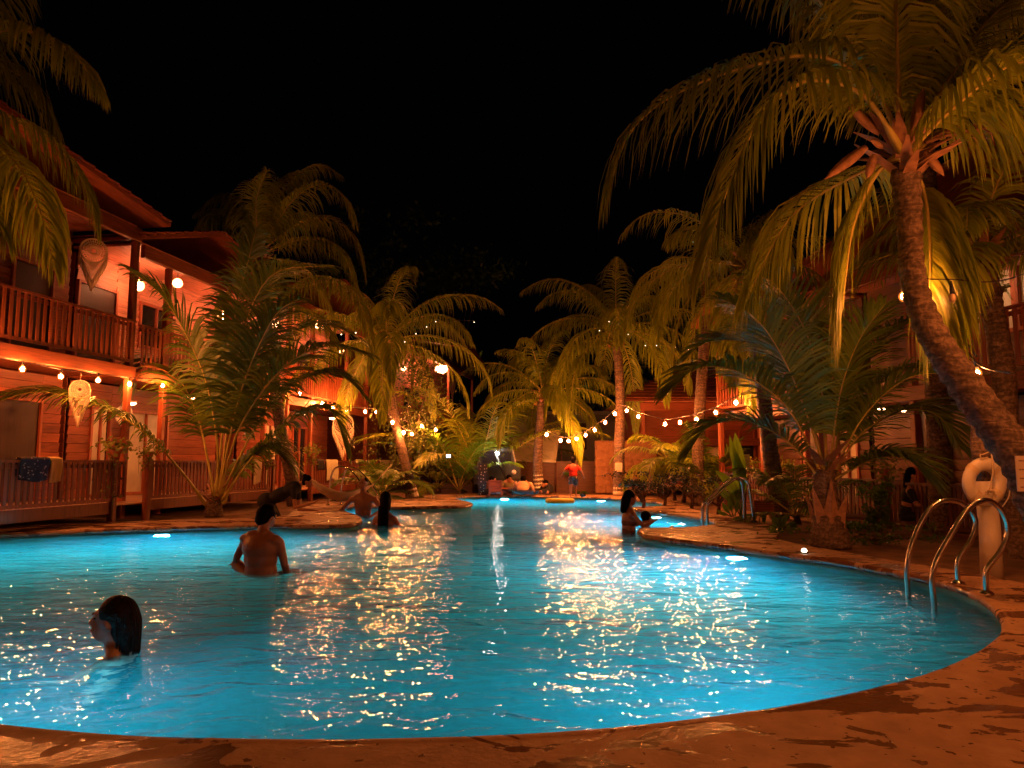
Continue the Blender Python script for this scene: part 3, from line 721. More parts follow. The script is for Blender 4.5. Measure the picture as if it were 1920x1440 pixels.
# slanted dark parasol pole
m = MB(); m.tube([at(965, 935, 26.2), at(930, 853, 26.2)], .05, 8); pp = m.build('parasol_pole', M['rubber']); tag(pp, 'slanting dark pole with a white lamp behind the seated people', 'pole')
e = empty('post_lamp', at(932, 850, 26.1), 0, 'small white lamp at the tip of the slanting dark pole', 'lamp'); m = MB(); m.ell((0, 0, 0), .06); M['wbulb'] = mat_emit('white_lamp', (1, .9, .75), 150); m.build('bulb', M['wbulb'], e); m = MB(); m.tube([(0, 0, .04), (0, 0, .12)], .03, 8); m.build('socket', M['rubber'], e)
e = empty('box_lamp', at(841, 855, 24.5), 0, 'little square white lamp at the left back among palm leaves', 'lamp'); M['wlamp'] = mat_emit('white_box_lamp', (.9, .93, 1), 3); boxpart('lens', M['wlamp'], e, (0, -.02, 0), (.14, .03, .1)); boxpart('case', M['rubber'], e, (0, .02, 0), (.17, .04, .13))
# spotted dark cloth hung at the back
def spotted():
    m, nt, b = newmat('spotted_cloth'); L = nt.links; tc = N(nt, 'ShaderNodeTexCoord'); v = N(nt, 'ShaderNodeTexVoronoi', Scale=9.0); v.inputs['Randomness'].default_value = .5
    L.new(tc.outputs['Object'], v.inputs['Vector']); r = ramp(nt, [(.18, (.6, .55, .5)), (.22, (.02, .015, .02))]); L.new(v.outputs['Distance'], r.inputs[0]); L.new(r.outputs[0], b.inputs['Base Color']); return m
M['spot'] = spotted()
p = at(905, 900, 25.6); m = MB(); m.box((p.x, 25.6, .55), (.3, .03, 1.1)); tag(m.build('spotted_cloth', M['spot']), 'dark cloth with white dots hanging beside the slanting pole', 'cloth')
for x0_, lab in ((986, 'tall bundle of pale planks'), ):
    pass

# ================================================================== PALMS
def frond(palm, origin, ctrl, mat, nleaf=56, llen=.6, g=.8, wid=.03, name='frond', rr=.016, start=.12, stiff=1.0, seed=0, upright=0.0, tipf=.72):
    """ctrl: world points of the rib; leaflets both sides, drooping by g"""
    rnd = random.Random(seed * 7919 + int(abs(ctrl[-1][0] * 1000)) + int(abs(ctrl[-1][2] * 77)))
    pts, L = resample(spline([Vector(c) - origin for c in ctrl], 8), 22)
    mb = MB(); mr_ = MB()
    rad = [rr * (1 - .85 * i / 21) * (1.5 if i < 2 else 1) for i in range(22)]
    mr_.tube(pts, rad, 4, smooth=True)
    vs = []; fs = []
    Z = Vector((0, 0, 1)); prevS = None
    Ts = []; Ss = []
    for i in range(22):
        T = (pts[min(i + 1, 21)] - pts[max(i - 1, 0)]).normalized()
        Sx = T.cross(Z)
        if Sx.length < .25:
            Sx = prevS if prevS is not None else T.cross(Vector((0, 1, .2)))
        Sx = (Sx - T * Sx.dot(T)).normalized()
        if prevS is not None and Sx.dot(prevS) < 0: Sx = -Sx
        if prevS is not None: Sx = (Sx * .5 + prevS * .5); Sx = (Sx - T * Sx.dot(T)).normalized()
        prevS = Sx; Ts.append(T); Ss.append(Sx)
    for side in (-1, 1):
        for k in range(nleaf):
            s = start + (1 - start) * (k + rnd.uniform(-.3, .3)) / nleaf
            s = min(max(s, 0), 1); f = s * 21; i = min(int(f), 20); u = f - i
            p = pts[i].lerp(pts[i + 1], u); T = Ts[i].lerp(Ts[i + 1], u); Sx = Ss[i].lerp(Ss[i + 1], u); Nn = Sx.cross(T)
            q = (s - start) / (1 - start)
            prof = min(1, .45 + 2.2 * q) * (1 - tipf * max(0, (q - .45) / .55) ** 1.4)
            l = llen * prof * rnd.uniform(.85, 1.1)
            if rnd.random() < .03: l *= .5
            al = R(66 - 42 * q + rnd.uniform(-7, 7))
            d = (T * math.cos(al) + Sx * side * math.sin(al) + Nn * (.18 + upright + rnd.uniform(-.08, .08))).normalized()
            W = (T - d * T.dot(d))
            W = W.normalized() if W.length > .05 else Nn
            W = (W + Nn * rnd.uniform(-.35, .35)).normalized()
            gg = g * rnd.uniform(.75, 1.3); n0 = len(vs); wd = wid * rnd.uniform(.8, 1.15)
            a = p; 
            for j, (fr, ww) in enumerate(((0, .55), (.18, .95), (.26, 1.0), (.28, .75), (.28, 0))):
                if j:
                    a = a + d * l * fr
                    d = (d + Vector((0, 0, -gg * (.25 + .12 * j))) + Vector((rnd.uniform(-.05, .05), rnd.uniform(-.05, .05), 0))).normalized()
                    W = (W - d * W.dot(d)); W = W.normalized() if W.length > .05 else Nn
                if j < 4: vs.append(a + W * wd * ww / 2); vs.append(a - W * wd * ww / 2)
                else: vs.append(a)
            fs += [(n0, n0 + 1, n0 + 3, n0 + 2), (n0 + 2, n0 + 3, n0 + 5, n0 + 4), (n0 + 4, n0 + 5, n0 + 7, n0 + 6), (n0 + 6, n0 + 7, n0 + 8)]
    mb.add(vs, fs, False)
    me = bpy.data.meshes.new(name); nv = len(mb.v)
    me.from_pydata(mb.v + mr_.v, [], mb.f + [tuple(i + nv for i in f) for f in mr_.f])
    me.materials.append(mat); me.materials.append(M['rachis'])
    me.polygons.foreach_set('material_index', [0] * len(mb.f) + [1] * len(mr_.f))
    me.polygons.foreach_set('use_smooth', [False] * len(mb.f) + [True] * len(mr_.f)); me.update()
    return link(name, me, palm)
def trunk(palm, origin, path, radii, rings=70, name='trunk', rough=.05, n=14, mat=None):
    pts, L = resample(spline([Vector(p) - origin for p in path], 8), rings)
    R_ = []
    for i in range(rings):
        t = i / (rings - 1) * (len(radii) - 1); k = min(int(t), len(radii) - 2); r = radii[k] + (radii[k + 1] - radii[k]) * (t - k)
        R_.append(r * (1 + (rough if i % 2 else -rough * .6) + rough * .5 * noise.noise(Vector((i * .7, r * 40, 0)))))
    m = MB(); m.tube(pts, R_, n); return m.build(name, mat or M['bark'], palm)
def crownspec(center, n, flen, seed, e_lo=-20, e_hi=80, droop=1.5, az0=None):
    rnd = random.Random(seed); out = []
    for k in range(n):
        az = 2.399963 * k + rnd.uniform(-.25, .25) + seed
        fr = (k + .5) / n
        el = R(e_hi + (e_lo - e_hi) * fr + rnd.uniform(-6, 6)); l = flen * rnd.uniform(.85, 1.1) * (.8 if fr < .15 else 1)
        pts = [Vector(center)]; e = el; st = 6
        for j in range(st):
            e -= droop / st * rnd.uniform(.8, 1.2) * (.5 + j / st)
            e = max(e, R(-82)); az += rnd.uniform(-.04, .04)
            pts.append(pts[-1] + Vector((math.cos(az) * math.cos(e), math.sin(az) * math.cos(e), math.sin(e))) * l / st)
        out.append(pts)
    return out
def palm(label, base, path, radii, fronds, fkw, group='coconut palms round the pool', mat=None, coconuts=0, name='coconut_palm', skirt=True, whitewash=None, rings=70, seed=1, boots=9, bootk=1.0, trough=.05):
    """base: world point; path: world trunk path (or None); fronds: list of world control point lists"""
    base = Vector(base); e = empty(name, base, 0, label, 'palm', group)
    if path: trunk(e, base, path, radii, rings=rings, rough=trough)
    for i, c in enumerate(fronds): frond(e, base, c, mat or M['leaf'], seed=seed * 100 + i, **fkw)
    if path and whitewash:
        a, b = Vector(path[0]), Vector(path[1]); r0 = radii[0]
        pts, _ = resample(spline([Vector(p) - base for p in path], 8), 60); cut = [p for p in pts if whitewash[0] <= p.z + base.z <= whitewash[1]]
        m = MB(); m.tube(cut, [r0 * (1.04 - .16 * i / max(1, len(cut) - 1)) for i in range(len(cut))], 12); m.build('whitewash_band', M['white'], e)
    if path and skirt:
        top = Vector(path[-1]) - base; r = radii[-1]; rnd = random.Random(seed)
        for k in range(boots):
            az = k * 2.4 + rnd.random(); u = Vector((math.cos(az), math.sin(az), 0)); l = r * rnd.uniform(2.2, 3.6) * bootk; up = rnd.uniform(.1, .9)
            m = MB(); p0 = top + u * r * .6 + Vector((0, 0, rnd.uniform(-.12, .1) * 1.5)); p1 = p0 + (u + Vector((0, 0, up))).normalized() * l; side = u.cross(Vector((0, 0, 1))) * r * .45
            p01 = p0.lerp(p1, .5) + Vector((0, 0, .02))
            m.add([p0 - side, p0 + side, p01 + side * .8, p01 - side * .8, p1 + side * .1, p1 - side * .25, p0 + Vector((0, 0, .05)), p01 + Vector((0, 0, .035))], [(0, 1, 2, 3), (3, 2, 4, 5), (0, 6, 1), (0, 3, 7, 6), (6, 7, 2, 1), (7, 3, 5), (7, 4, 2), (7, 5, 4)])
            m.build('leaf_base', M['spathe'], e)
        for k in range(coconuts):
            az = k * 1.3 + .5; m = MB(); m.ell((0, 0, 0), (.075, .075, .095), nu=10, nv=7)
            m.build('coconut', M['coconut'], e, loc=top + Vector((math.cos(az) * (r + .09), math.sin(az) * (r + .09), -.12 - .05 * (k % 3))))
    return e
def px(pts): return [at(*p) for p in pts]

# big right palm
pb = Vector((6.05, 5.85, -.07))
pth = [pb] + px([(2010, 1000, 5.9), (1915, 865, 6.0), (1797, 703, 6.15), (1738, 605, 6.3), (1712, 520, 6.4), (1705, 420, 6.5), (1697, 310, 6.5)])
fr = [px(f) for f in [
    [(1695, 280, 6.5), (1640, 170, 6.4), (1540, 105, 6.2), (1400, 125, 6.1), (1260, 180, 6.0), (1180, 250, 5.95), (1150, 330, 5.95)],
    [(1690, 285, 6.4), (1620, 180, 6.1), (1520, 150, 5.8), (1440, 200, 5.7), (1385, 300, 5.65), (1345, 410, 5.6), (1325, 480, 5.6)],
    [(1690, 290, 6.5), (1640, 330, 6.6), (1600, 420, 6.7), (1585, 520, 6.7), (1580, 580, 6.7)],
    [(1712, 310, 6.5), (1735, 370, 6.5), (1745, 470, 6.5), (1742, 600, 6.5)],
    [(1692, 270, 6.5), (1684, 130, 6.5), (1680, -20, 6.4), (1690, -130, 6.2)],
    [(1700, 265, 6.6), (1770, 160, 6.8), (1850, 40, 7.0), (1950, -40, 7.1)],
    [(1715, 280, 6.5), (1820, 210, 6.3), (1930, 200, 6.1), (2010, 260, 6.0)],
    [(1690, 270, 6.7), (1610, 100, 7.2), (1500, -30, 7.6), (1400, -60, 7.8)],
    [(1690, 295, 6.8), (1600, 330, 7.6), (1480, 410, 8.2), (1400, 560, 8.5)],
    [(1705, 270, 6.7), (1740, 90, 7.4), (1800, -60, 8.0)],
    [(1710, 280, 6.3), (1790, 200, 5.9), (1900, 120, 5.6), (2010, 120, 5.4)],
]]
big = palm('big leaning coconut palm with fruit stalks whose thick trunk crosses the right edge', pb, pth, [.24, .2, .175, .165, .14, .115, .10, .13], fr,
     dict(nleaf=95, llen=1.12, g=1.7, tipf=.5, wid=.030, rr=.028, start=.16), rings=84, trough=.085, seed=2, boots=22, bootk=1.15)
def spathe(tree, base, a, b, w=.06):
    a, b = at(*a) - base, at(*b) - base; d = b - a; L = d.length; d.normalize(); s = d.cross(Vector((0, 1, 0))).normalized(); nrm = Vector((0, 1, 0))
    vs = []; 
    for i in range(7):
        t = i / 6; ww = w * math.sin(math.pi * min(1, .12 + t * .88)) ** .7 if i < 6 else 0.002
        p = a + d * L * t; vs += [p - s * ww, p + nrm * ww * .5, p + s * ww, p - nrm * ww * .35]
    m = MB(); m.add(vs, [(4 * i + k, 4 * i + (k + 1) % 4, 4 * i + 4 + (k + 1) % 4, 4 * i + 4 + k) for i in range(6) for k in range(4)], True); return m.build('spathe', M['spathe'], tree)
for a, b, ww in (((1625, 275, 6.4), (1546, 336, 6.2), .05), ((1650, 250, 6.4), (1585, 192, 6.3), .06), ((1712, 245, 6.4), (1732, 165, 6.3), .055), ((1708, 265, 6.35), (1752, 226, 6.2), .05),
                 ((1640, 290, 6.35), (1625, 335, 6.3), .045), ((1735, 285, 6.35), (1770, 330, 6.3), .05), ((1655, 275, 6.3), (1632, 262, 6.2), .04)):
    spathe(big, pb, a, b, ww)
m = MB(); st = px([(1735, 268, 6.35), (1790, 250, 6.3), (1850, 240, 6.25), (1880, 235, 6.2)]); st = [p - pb for p in st]; sp = spline(st, 6); m.tube(sp, [.018 * (1 - i / len(sp) * .8) for i in range(len(sp))], 6)
rnd = random.Random(5)
for i in range(5, len(sp)):
    for sgn in (-1, 1):
        p = sp[i]; m.tube([p, p + Vector((.06, rnd.uniform(-.04, .04), sgn * .05)), p + Vector((.14, rnd.uniform(-.08, .08), sgn * rnd.uniform(.04, .11)))], [.008, .006, .003], 4)
m.build('fruit_stalk', M['spathe'], big)
for x, y in ((1782, 206), (1799, 192), (1792, 216)):
    m = MB(); m.ell((0, 0, 0), (.05, .05, .06), nu=10, nv=7); m.build('coconut', M['coconut'], big, loc=at(x, y, 6.3) - pb)
# bare cut ribs
for a, b in (((1720, 240, 6.4), (1800, 118, 6.4)), ((1683, 240, 6.4), (1682, 0, 6.4))):
    m = MB(); m.tube([at(*a) - pb, at(*b) - pb], [.022, .008], 5); m.build('bare_rib', M['rachis'], big)

# stump-based young palm, right middle
pb = gnd(1556, 1026, -.06)
YB = pb.y
fr = [px([(a, b, YB + c) for a, b, c in f]) for f in [
    [(1545, 885, 0), (1520, 800, -.2), (1478, 690, -.4), (1420, 600, -.7), (1350, 560, -1.0)],
    [(1550, 885, .1), (1542, 740, .1), (1510, 620, 0), (1450, 530, -.2), (1400, 515, -.4)],
    [(1540, 890, 0), (1480, 770, -.2), (1390, 700, -.5), (1310, 690, -.8), (1250, 740, -1.0)],
    [(1560, 890, 0), (1620, 780, -.3), (1700, 710, -.7), (1780, 705, -1.0), (1835, 760, -1.2)],
    [(1560, 880, .1), (1590, 740, .3), (1650, 640, .5), (1740, 590, .6), (1790, 610, .6)],
    [(1560, 895, 0), (1610, 820, .2), (1690, 770, .5), (1760, 780, .7), (1800, 840, .8)],
    [(1538, 900, 0), (1480, 830, -.1), (1400, 790, .0), (1330, 800, .2), (1290, 850, .2)],
    [(1555, 880, 0), (1575, 740, -.3), (1610, 640, -.7), (1660, 570, -1.2)],
    [(1548, 880, .2), (1500, 730, .6), (1420, 650, 1.0), (1330, 640, 1.3), (1280, 680, 1.4)],
    [(1552, 880, .2), (1530, 700, .7), (1480, 580, 1.2), (1430, 540, 1.5)],
    [(1562, 900, -.1), (1640, 860, -.5), (1700, 860, -.8), (1740, 900, -.9)],
    [(1556, 880, .2), (1600, 760, .9), (1670, 700, 1.4), (1740, 690, 1.6)],
]]
sp2 = palm('young palm with a thick torn stump at its base beside the right pool edge', pb, [pb, pb + Vector((0, 0, .35)), pb + Vector((-.03, 0, .75)), pb + Vector((-.02, 0, 1.1))], [.30, .22, .17, .16], fr,
     dict(nleaf=84, llen=.95, g=.5, wid=.034, rr=.02, start=.2, upright=.1), mat=M['leaf_dark'], rings=24, seed=3)
for k in range(7):
    a0 = k * .9; u = Vector((math.cos(a0), math.sin(a0), 0)); m = MB()
    m.add([u * .2 + Vector((0, 0, .1)), u.cross(Vector((0, 0, 1))) * .1 + u * .18 + Vector((0, 0, .5)), u * .3 + Vector((0, 0, .78 + .1 * (k % 3))), -u.cross(Vector((0, 0, 1))) * .1 + u * .18 + Vector((0, 0, .5)), u * .14 + Vector((0, 0, .5))], [(0, 1, 2, 3), (0, 4, 1), (1, 4, 2), (2, 4, 3), (3, 4, 0)])
    m.build('leaf_base', M['spathe'], sp2)

# young palm, left middle
pb = gnd(400, 968, -.06); YB = pb.y
fr = [px([(a, b, YB + c) for a, b, c in f]) for f in [
    [(405, 930, 0), (408, 840, 0), (388, 720, -.4), (345, 620, -.8), (300, 550, -1.0), (240, 505, -1.3)],
    [(410, 930, 0), (430, 780, 0), (455, 630, -.3), (486, 545, -.5), (530, 505, -.8), (620, 500, -1.2)],
    [(405, 930, .1), (420, 780, .3), (440, 600, .4), (470, 470, .3), (480, 430, .3)],
    [(412, 930, 0), (450, 800, -.3), (530, 690, -.7), (610, 650, -1.0), (690, 665, -1.3)],
    [(415, 940, 0), (480, 850, .0), (560, 780, .2), (620, 770, .4), (650, 850, .5)],
    [(392, 955, 0), (345, 890, -.4), (270, 810, -.9), (170, 755, -1.4), (60, 735, -1.8), (-40, 770, -2.0)],
    [(412, 935, 0), (480, 800, .4), (550, 720, .8), (630, 700, 1.0), (680, 740, 1.0)],
    [(408, 930, 0), (470, 740, .6), (540, 630, 1.0), (620, 610, 1.2), (680, 640, 1.2)],
    [(402, 930, 0), (370, 780, .5), (320, 690, .8), (270, 680, 1.0), (245, 740, 1.0)],
    [(410, 930, 0), (450, 740, -.5), (510, 600, -1.0), (560, 560, -1.4)],
    [(418, 945, 0), (450, 880, .3), (500, 840, .5), (540, 870, .6)],
]]
palm('broad dark young palm whose stems fan from the ground before the left fences', pb, [pb, pb + Vector((0, 0, .2)), pb + Vector((0, 0, .42))], [.22, .17, .12], fr,
     dict(nleaf=92, llen=1.35, g=.7, wid=.05, rr=.034, start=.28, upright=.05), mat=M['leaf_dark'], rings=14, seed=4)

# tall palm behind it
pb = gnd(552, 948, -.06); YB = pb.y
pth = [pb] + px([(545, 885, YB), (528, 815, YB), (512, 700, YB), (498, 580, YB), (487, 480, YB)])
fr = [px([(a, b, YB + c) for a, b, c in f]) for f in [
    [(487, 470, 0), (458, 390, -.2), (415, 368, -.5), (368, 398, -.8)],
    [(487, 465, 0), (505, 380, 0), (545, 330, .0), (590, 320, .0)],
    [(490, 465, 0), (545, 380, -.3), (600, 345, -.5), (645, 370, -.7), (665, 420, -.9)],
    [(490, 470, 0), (560, 420, .3), (620, 410, .5), (665, 450, .7), (685, 520, .8)],
    [(492, 480, 0), (545, 538, -.8), (615, 527, -1.4), (665, 550, -1.7), (692, 630, -1.9), (690, 700, -2)],
    [(484, 475, 0), (440, 440, .4), (405, 455, .7), (390, 520, .8)],
    [(490, 465, .2), (530, 360, .8), (590, 310, 1.2), (640, 330, 1.5)],
    [(486, 465, -.2), (480, 380, -.8), (500, 320, -1.2)],
    [(492, 475, 0), (560, 450, -.6), (630, 460, -1.0), (670, 540, -1.2)],
    [(488, 480, 0), (450, 500, -.6), (420, 560, -.9), (410, 640, -1.0)],
    [(488, 470, .2), (440, 400, 1.0), (390, 410, 1.5), (360, 470, 1.7)],
    [(492, 480, .2), (560, 500, .8), (610, 560, 1.1), (630, 640, 1.2)],
    [(490, 470, .2), (520, 420, 1.2), (570, 400, 1.9), (620, 430, 2.2)],
    [(492, 485, -.1), (530, 560, -.9), (590, 590, -1.5), (640, 650, -1.8)],
]]
palm('tall palm with a slanting speckled trunk and wide golden crown left of centre', pb, pth, [.2, .17, .15, .14, .13, .15], fr,
     dict(nleaf=80, llen=1.05, g=1.7, wid=.042, rr=.024), coconuts=4, rings=80, seed=5)

# palm with curved trunk
pb = gnd(777, 937, -.06); YB = pb.y
pth = [pb] + px([(755, 850, YB), (736, 770, YB), (722, 700, YB), (722, 655, YB)])
palm('slim palm with a curved trunk and whitewashed foot near the left tongue of deck', pb, pth, [.17, .15, .14, .13, .16],
     crownspec(at(724, 640, YB), 20, 4.3, 3, -15, 88, 1.7), dict(nleaf=64, llen=.98, g=1.7, wid=.042, rr=.025), whitewash=(0, .55), coconuts=5, rings=60, seed=6)
pb = gnd(1012, 929, -.06); YB = pb.y
pth = [pb] + px([(1008, 870, YB), (1012, 800, YB), (1018, 745, YB)])
palm('palm behind the seated group with a white band low on its trunk', pb, pth, [.2, .17, .16, .18],
     crownspec(at(1018, 735, YB), 22, 3.7, 5, -15, 87, 1.6), dict(nleaf=58, llen=.88, g=1.7, wid=.042, rr=.024), whitewash=(0, .75), coconuts=4, rings=50, seed=7)
pb = gnd(1160, 932.5, -.06); YB = pb.y
pth = [pb] + px([(1161, 850, YB), (1163, 740, YB), (1156, 635, YB)])
p3 = palm('straight banded palm before the stone wall with a paper notice on its trunk', pb, pth, [.2, .18, .16, .15],
     crownspec(at(1155, 618, YB), 20, 4.3, 2, -22, 88, 1.8), dict(nleaf=64, llen=1.05, g=1.8, wid=.042, rr=.026), whitewash=(0, .62), coconuts=5, rings=70, seed=8)
# palm behind right centre
pb = Vector((5.75, 15.9, -.07)); c = at(1400, 500, 15.6)
palm('dim palm with hanging fronds behind the stump palm', pb, [pb, Vector((5.5, 15.8, 2)), c + Vector((.1, 0, -.4)), c], [.2, .16, .14, .17],
     crownspec(c, 16, 3.2, 9, -40, 82, 2.0), dict(nleaf=54, llen=.95, g=1.7, wid=.036, rr=.025), coconuts=4, rings=70, seed=9)
c = at(1240, 520, 20); pb = Vector((c.x + .3, 20.5, -.07))
pb = Vector((5.2, 20.8, -.07)); c = at(1330, 520, 20.2)
palm('dim palm whose fronds hang over the centre string of lights', pb, [pb, Vector((5.3, 20.6, 2.6)), c], [.18, .15, .15],
     crownspec(c, 13, 3.2, 12, -35, 80, 2.0), dict(nleaf=50, llen=.95, g=1.7, wid=.04, rr=.025), rings=60, seed=10)
# palm right, its trunk before the upper balcony
c = at(1836, 470, 9.6); pb = Vector((6.55, 9.5, -.07))
palm('palm whose pale trunk stands before the upper right balcony', pb, [pb] + px([(1888, 860, 9.5), (1882, 700, 9.5), (1858, 570, 9.6), (1838, 490, 9.6)]), [.18, .16, .145, .13, .16],
     crownspec(c, 12, 2.3, 15, 5, 80, 1.5), dict(nleaf=56, llen=.8, g=1.2, wid=.034, rr=.024), rings=80, seed=11, coconuts=3)
# tall palm above top right
c = at(1700, -190, 10.5); pb = Vector((7.3, 12.6, -.07))
palm('very tall unlit palm showing only dark fronds at the top right', pb, [pb, Vector((6.8, 11.6, 4)), c], [.2, .16, .15],
     crownspec(c, 18, 3.4, 18, -50, 70, 2.2), dict(nleaf=56, llen=1.0, g=1.3, wid=.036, rr=.024), rings=80, seed=12)
# top-left palm, crown outside the frame
c = at(-95, 150, 11.2); pb = Vector((-10.8, 10.4, -.07))
fr = [px([(a, b, 11.2 + d) for a, b, d in f]) for f in [
    [(-95, 140, 0), (-20, 65, -.2), (70, 62, -.4), (140, 105, -.6), (185, 165, -.7)],
    [(-95, 150, 0), (-20, 120, .2), (50, 150, .4), (85, 200, .5), (100, 240, .5)],
    [(-95, 160, 0), (0, 215, .3), (90, 258, .5), (150, 330, .6), (180, 420, .7)],
    [(-95, 165, 0), (-20, 255, -.4), (40, 320, -.7), (80, 410, -.9), (100, 500, -1.0)],
    [(-95, 165, 0), (-60, 260, -.2), (-20, 360, -.3), (10, 450, -.3)],
    [(-95, 140, 0), (-80, 20, 0), (-20, -60, 0), (60, -60, 0)],
    [(-95, 140, 0), (-150, 60, 0), (-240, 40, 0), (-330, 120, 0)],
    [(-95, 160, 0), (-180, 200, 0), (-240, 320, 0), (-260, 430, 0)],
]]
palm('tall palm at the top left with only its drooping golden fronds in view', pb, [pb, Vector((-10.4, 10.5, 2.5)), c], [.2, .16, .15], fr,
     dict(nleaf=84, llen=1.35, g=1.8, wid=.042, rr=.03, start=.14), rings=60, seed=13)

# young palms at the far side
def young(label, b, n, flen, seed, mat, e_lo=25, e_hi=85, droop=1.0, llen=.6, g=.5, nleaf=44, name='young_palm', wid=.04, stem=None):
    cpt = Vector(b) + Vector((0, 0, .15)) if stem is None else Vector(stem)
    e = palm(label, b, [b, (Vector(b) + cpt) / 2 + Vector((0.02, 0, 0)), cpt], [.1 if stem is None else .07, .06, .07], crownspec(cpt, n, flen, seed, e_lo, e_hi, droop), dict(nleaf=nleaf, llen=llen, g=g, wid=wid, rr=.022, start=.2, upright=.1),
         group='young palms planted round the pool', mat=mat, name=name, skirt=False, rings=16, seed=seed); return e
young('full young palm with arching fronds left of the seated group', gnd(897, 927, -.06), 17, 5.4, 21, M['leaf'], 42, 88, 1.25, 1.1, .8, 54, wid=.045)
young('lime green young palm just right of the far left cottage', gnd(860, 928, -.06), 11, 3.4, 22, M['leaf_lime'], 45, 88, 1.1, .8, .6, 44, wid=.05)
young('low fan of palm leaves behind the left handrail ladder', gnd(716, 938, -.06), 12, 2.0, 23, M['leaf_dark'], 12, 75, 1.5, .7, .6, 48, wid=.045)
young('feathery young palm before the low brown wall', gnd(1075, 925, -.06) + Vector((0, .5, 0)), 14, 1.6, 24, M['leaf_bush'], 15, 80, 1.3, .5, .6, 36)
young('small palm with a thin pale stem right of the stone wall', gnd(1265, 938, -.06), 10, 1.8, 25, M['leaf'], 0, 75, 1.8, .6, .9, 40, stem=at(1252, 862, gnd(1265, 938).y))
young('second small thin-stemmed palm right of the stone wall', gnd(1282, 941, -.06), 8, 1.4, 26, M['leaf'], 0, 75, 1.8, .6, .9, 40, stem=at(1285, 870, gnd(1282, 941).y))
young('tall feathered young palm left of the paddle-leaf banana', gnd(1322, 946, -.06), 9, 2.4, 27, M['leaf_dark'], 40, 88, .8, .55, .5, 56)
young('young palm behind the orange notice board', Vector((5.6, 14.6, -.06)), 10, 2.0, 28, M['leaf_dark'], 10, 80, 1.4, .6, .7, 44)
young('low palm at the foot of the far left cottage', gnd(835, 926, -.06) + Vector((-.4, 1.5, 0)), 10, 2.0, 29, M['leaf'], 10, 80, 1.4, .6, .7, 40)

# banana / paddle-leaf plant
def paddle(label, base, leaves, mat, name='banana_plant'):
    base = Vector(base); e = empty(name, base, 0, label, 'plant')
    for pts, wmax in leaves:
        c = [Vector(p) - base for p in pts]; rib, L = resample(spline(c, 6), 14); m = MB(); vs = []
        for i, p in enumerate(rib):
            T = (rib[min(i + 1, 13)] - rib[max(i - 1, 0)]).normalized(); s = T.cross(Vector((.25, 1, .1))).normalized(); nn_ = s.cross(T)
            t = max(0, (i - 3) / 10); w_ = wmax * math.sin(math.pi * min(1, t) ** .8) ** .8 if i > 3 else .012
            vs += [p - s * w_ + nn_ * w_ * .35, p, p + s * w_ + nn_ * w_ * .35]
        m.add(vs, [(3 * i + k, 3 * i + k + 1, 3 * i + 4 + k, 3 * i + 3 + k) for i in range(13) for k in range(2)], True)
        m.tube(rib, [.014 * (1 - i / 15) for i in range(14)], 5); m.build('leaf', mat, e)
    return e
yb = gnd(1395, 972).y
paddle('banana plant with upright paddle leaves beside the white notice', gnd(1390, 972, -.06), [
    (px([(1390, 970, yb), (1388, 920, yb), (1385, 860, yb), (1378, 810, yb)]), .14), (px([(1390, 970, yb), (1392, 900, yb), (1375, 850, yb - .1), (1368, 815, yb - .1)]), .1),
    (px([(1390, 970, yb), (1380, 930, yb), (1362, 900, yb - .1), (1340, 882, yb - .2)]), .1), (px([(1390, 970, yb), (1372, 940, yb), (1352, 920, yb), (1338, 900, yb)]), .07)], M['leaf_lime'])
paddle('low lime green spiky plant at the foot of the mid ladder', gnd(1385, 968, -.06), [
    (px([(1372, 968, yb - .3), (1362, 955, yb - .35), (1354, 942, yb - .4)]), .05), (px([(1375, 968, yb - .3), (1370, 950, yb - .35), (1366, 932, yb - .4)]), .05),
    (px([(1378, 968, yb - .3), (1382, 950, yb - .35), (1385, 935, yb - .4)]), .05), (px([(1372, 968, yb - .3), (1352, 962, yb - .35), (1345, 955, yb - .4)]), .04)], M['leaf_lime'], 'garden_plant')
yb = gnd(1478, 1000).y
paddle('trailing strap-leaf plant below the orange notice board', gnd(1475, 998, -.06), [
    (px([(1465, 995, yb), (1455, 980, yb), (1450, 968, yb - .1)]), .05), (px([(1467, 995, yb), (1470, 975, yb), (1480, 965, yb)]), .05), (px([(1467, 995, yb), (1475, 985, yb), (1490, 985, yb - .1), (1482, 1002, yb - .2)]), .05),
    (px([(1465, 995, yb), (1450, 988, yb), (1442, 990, yb)]), .04), (px([(1467, 995, yb), (1462, 978, yb), (1466, 966, yb + .1)]), .04)], M['leaf_bush'], 'garden_plant')

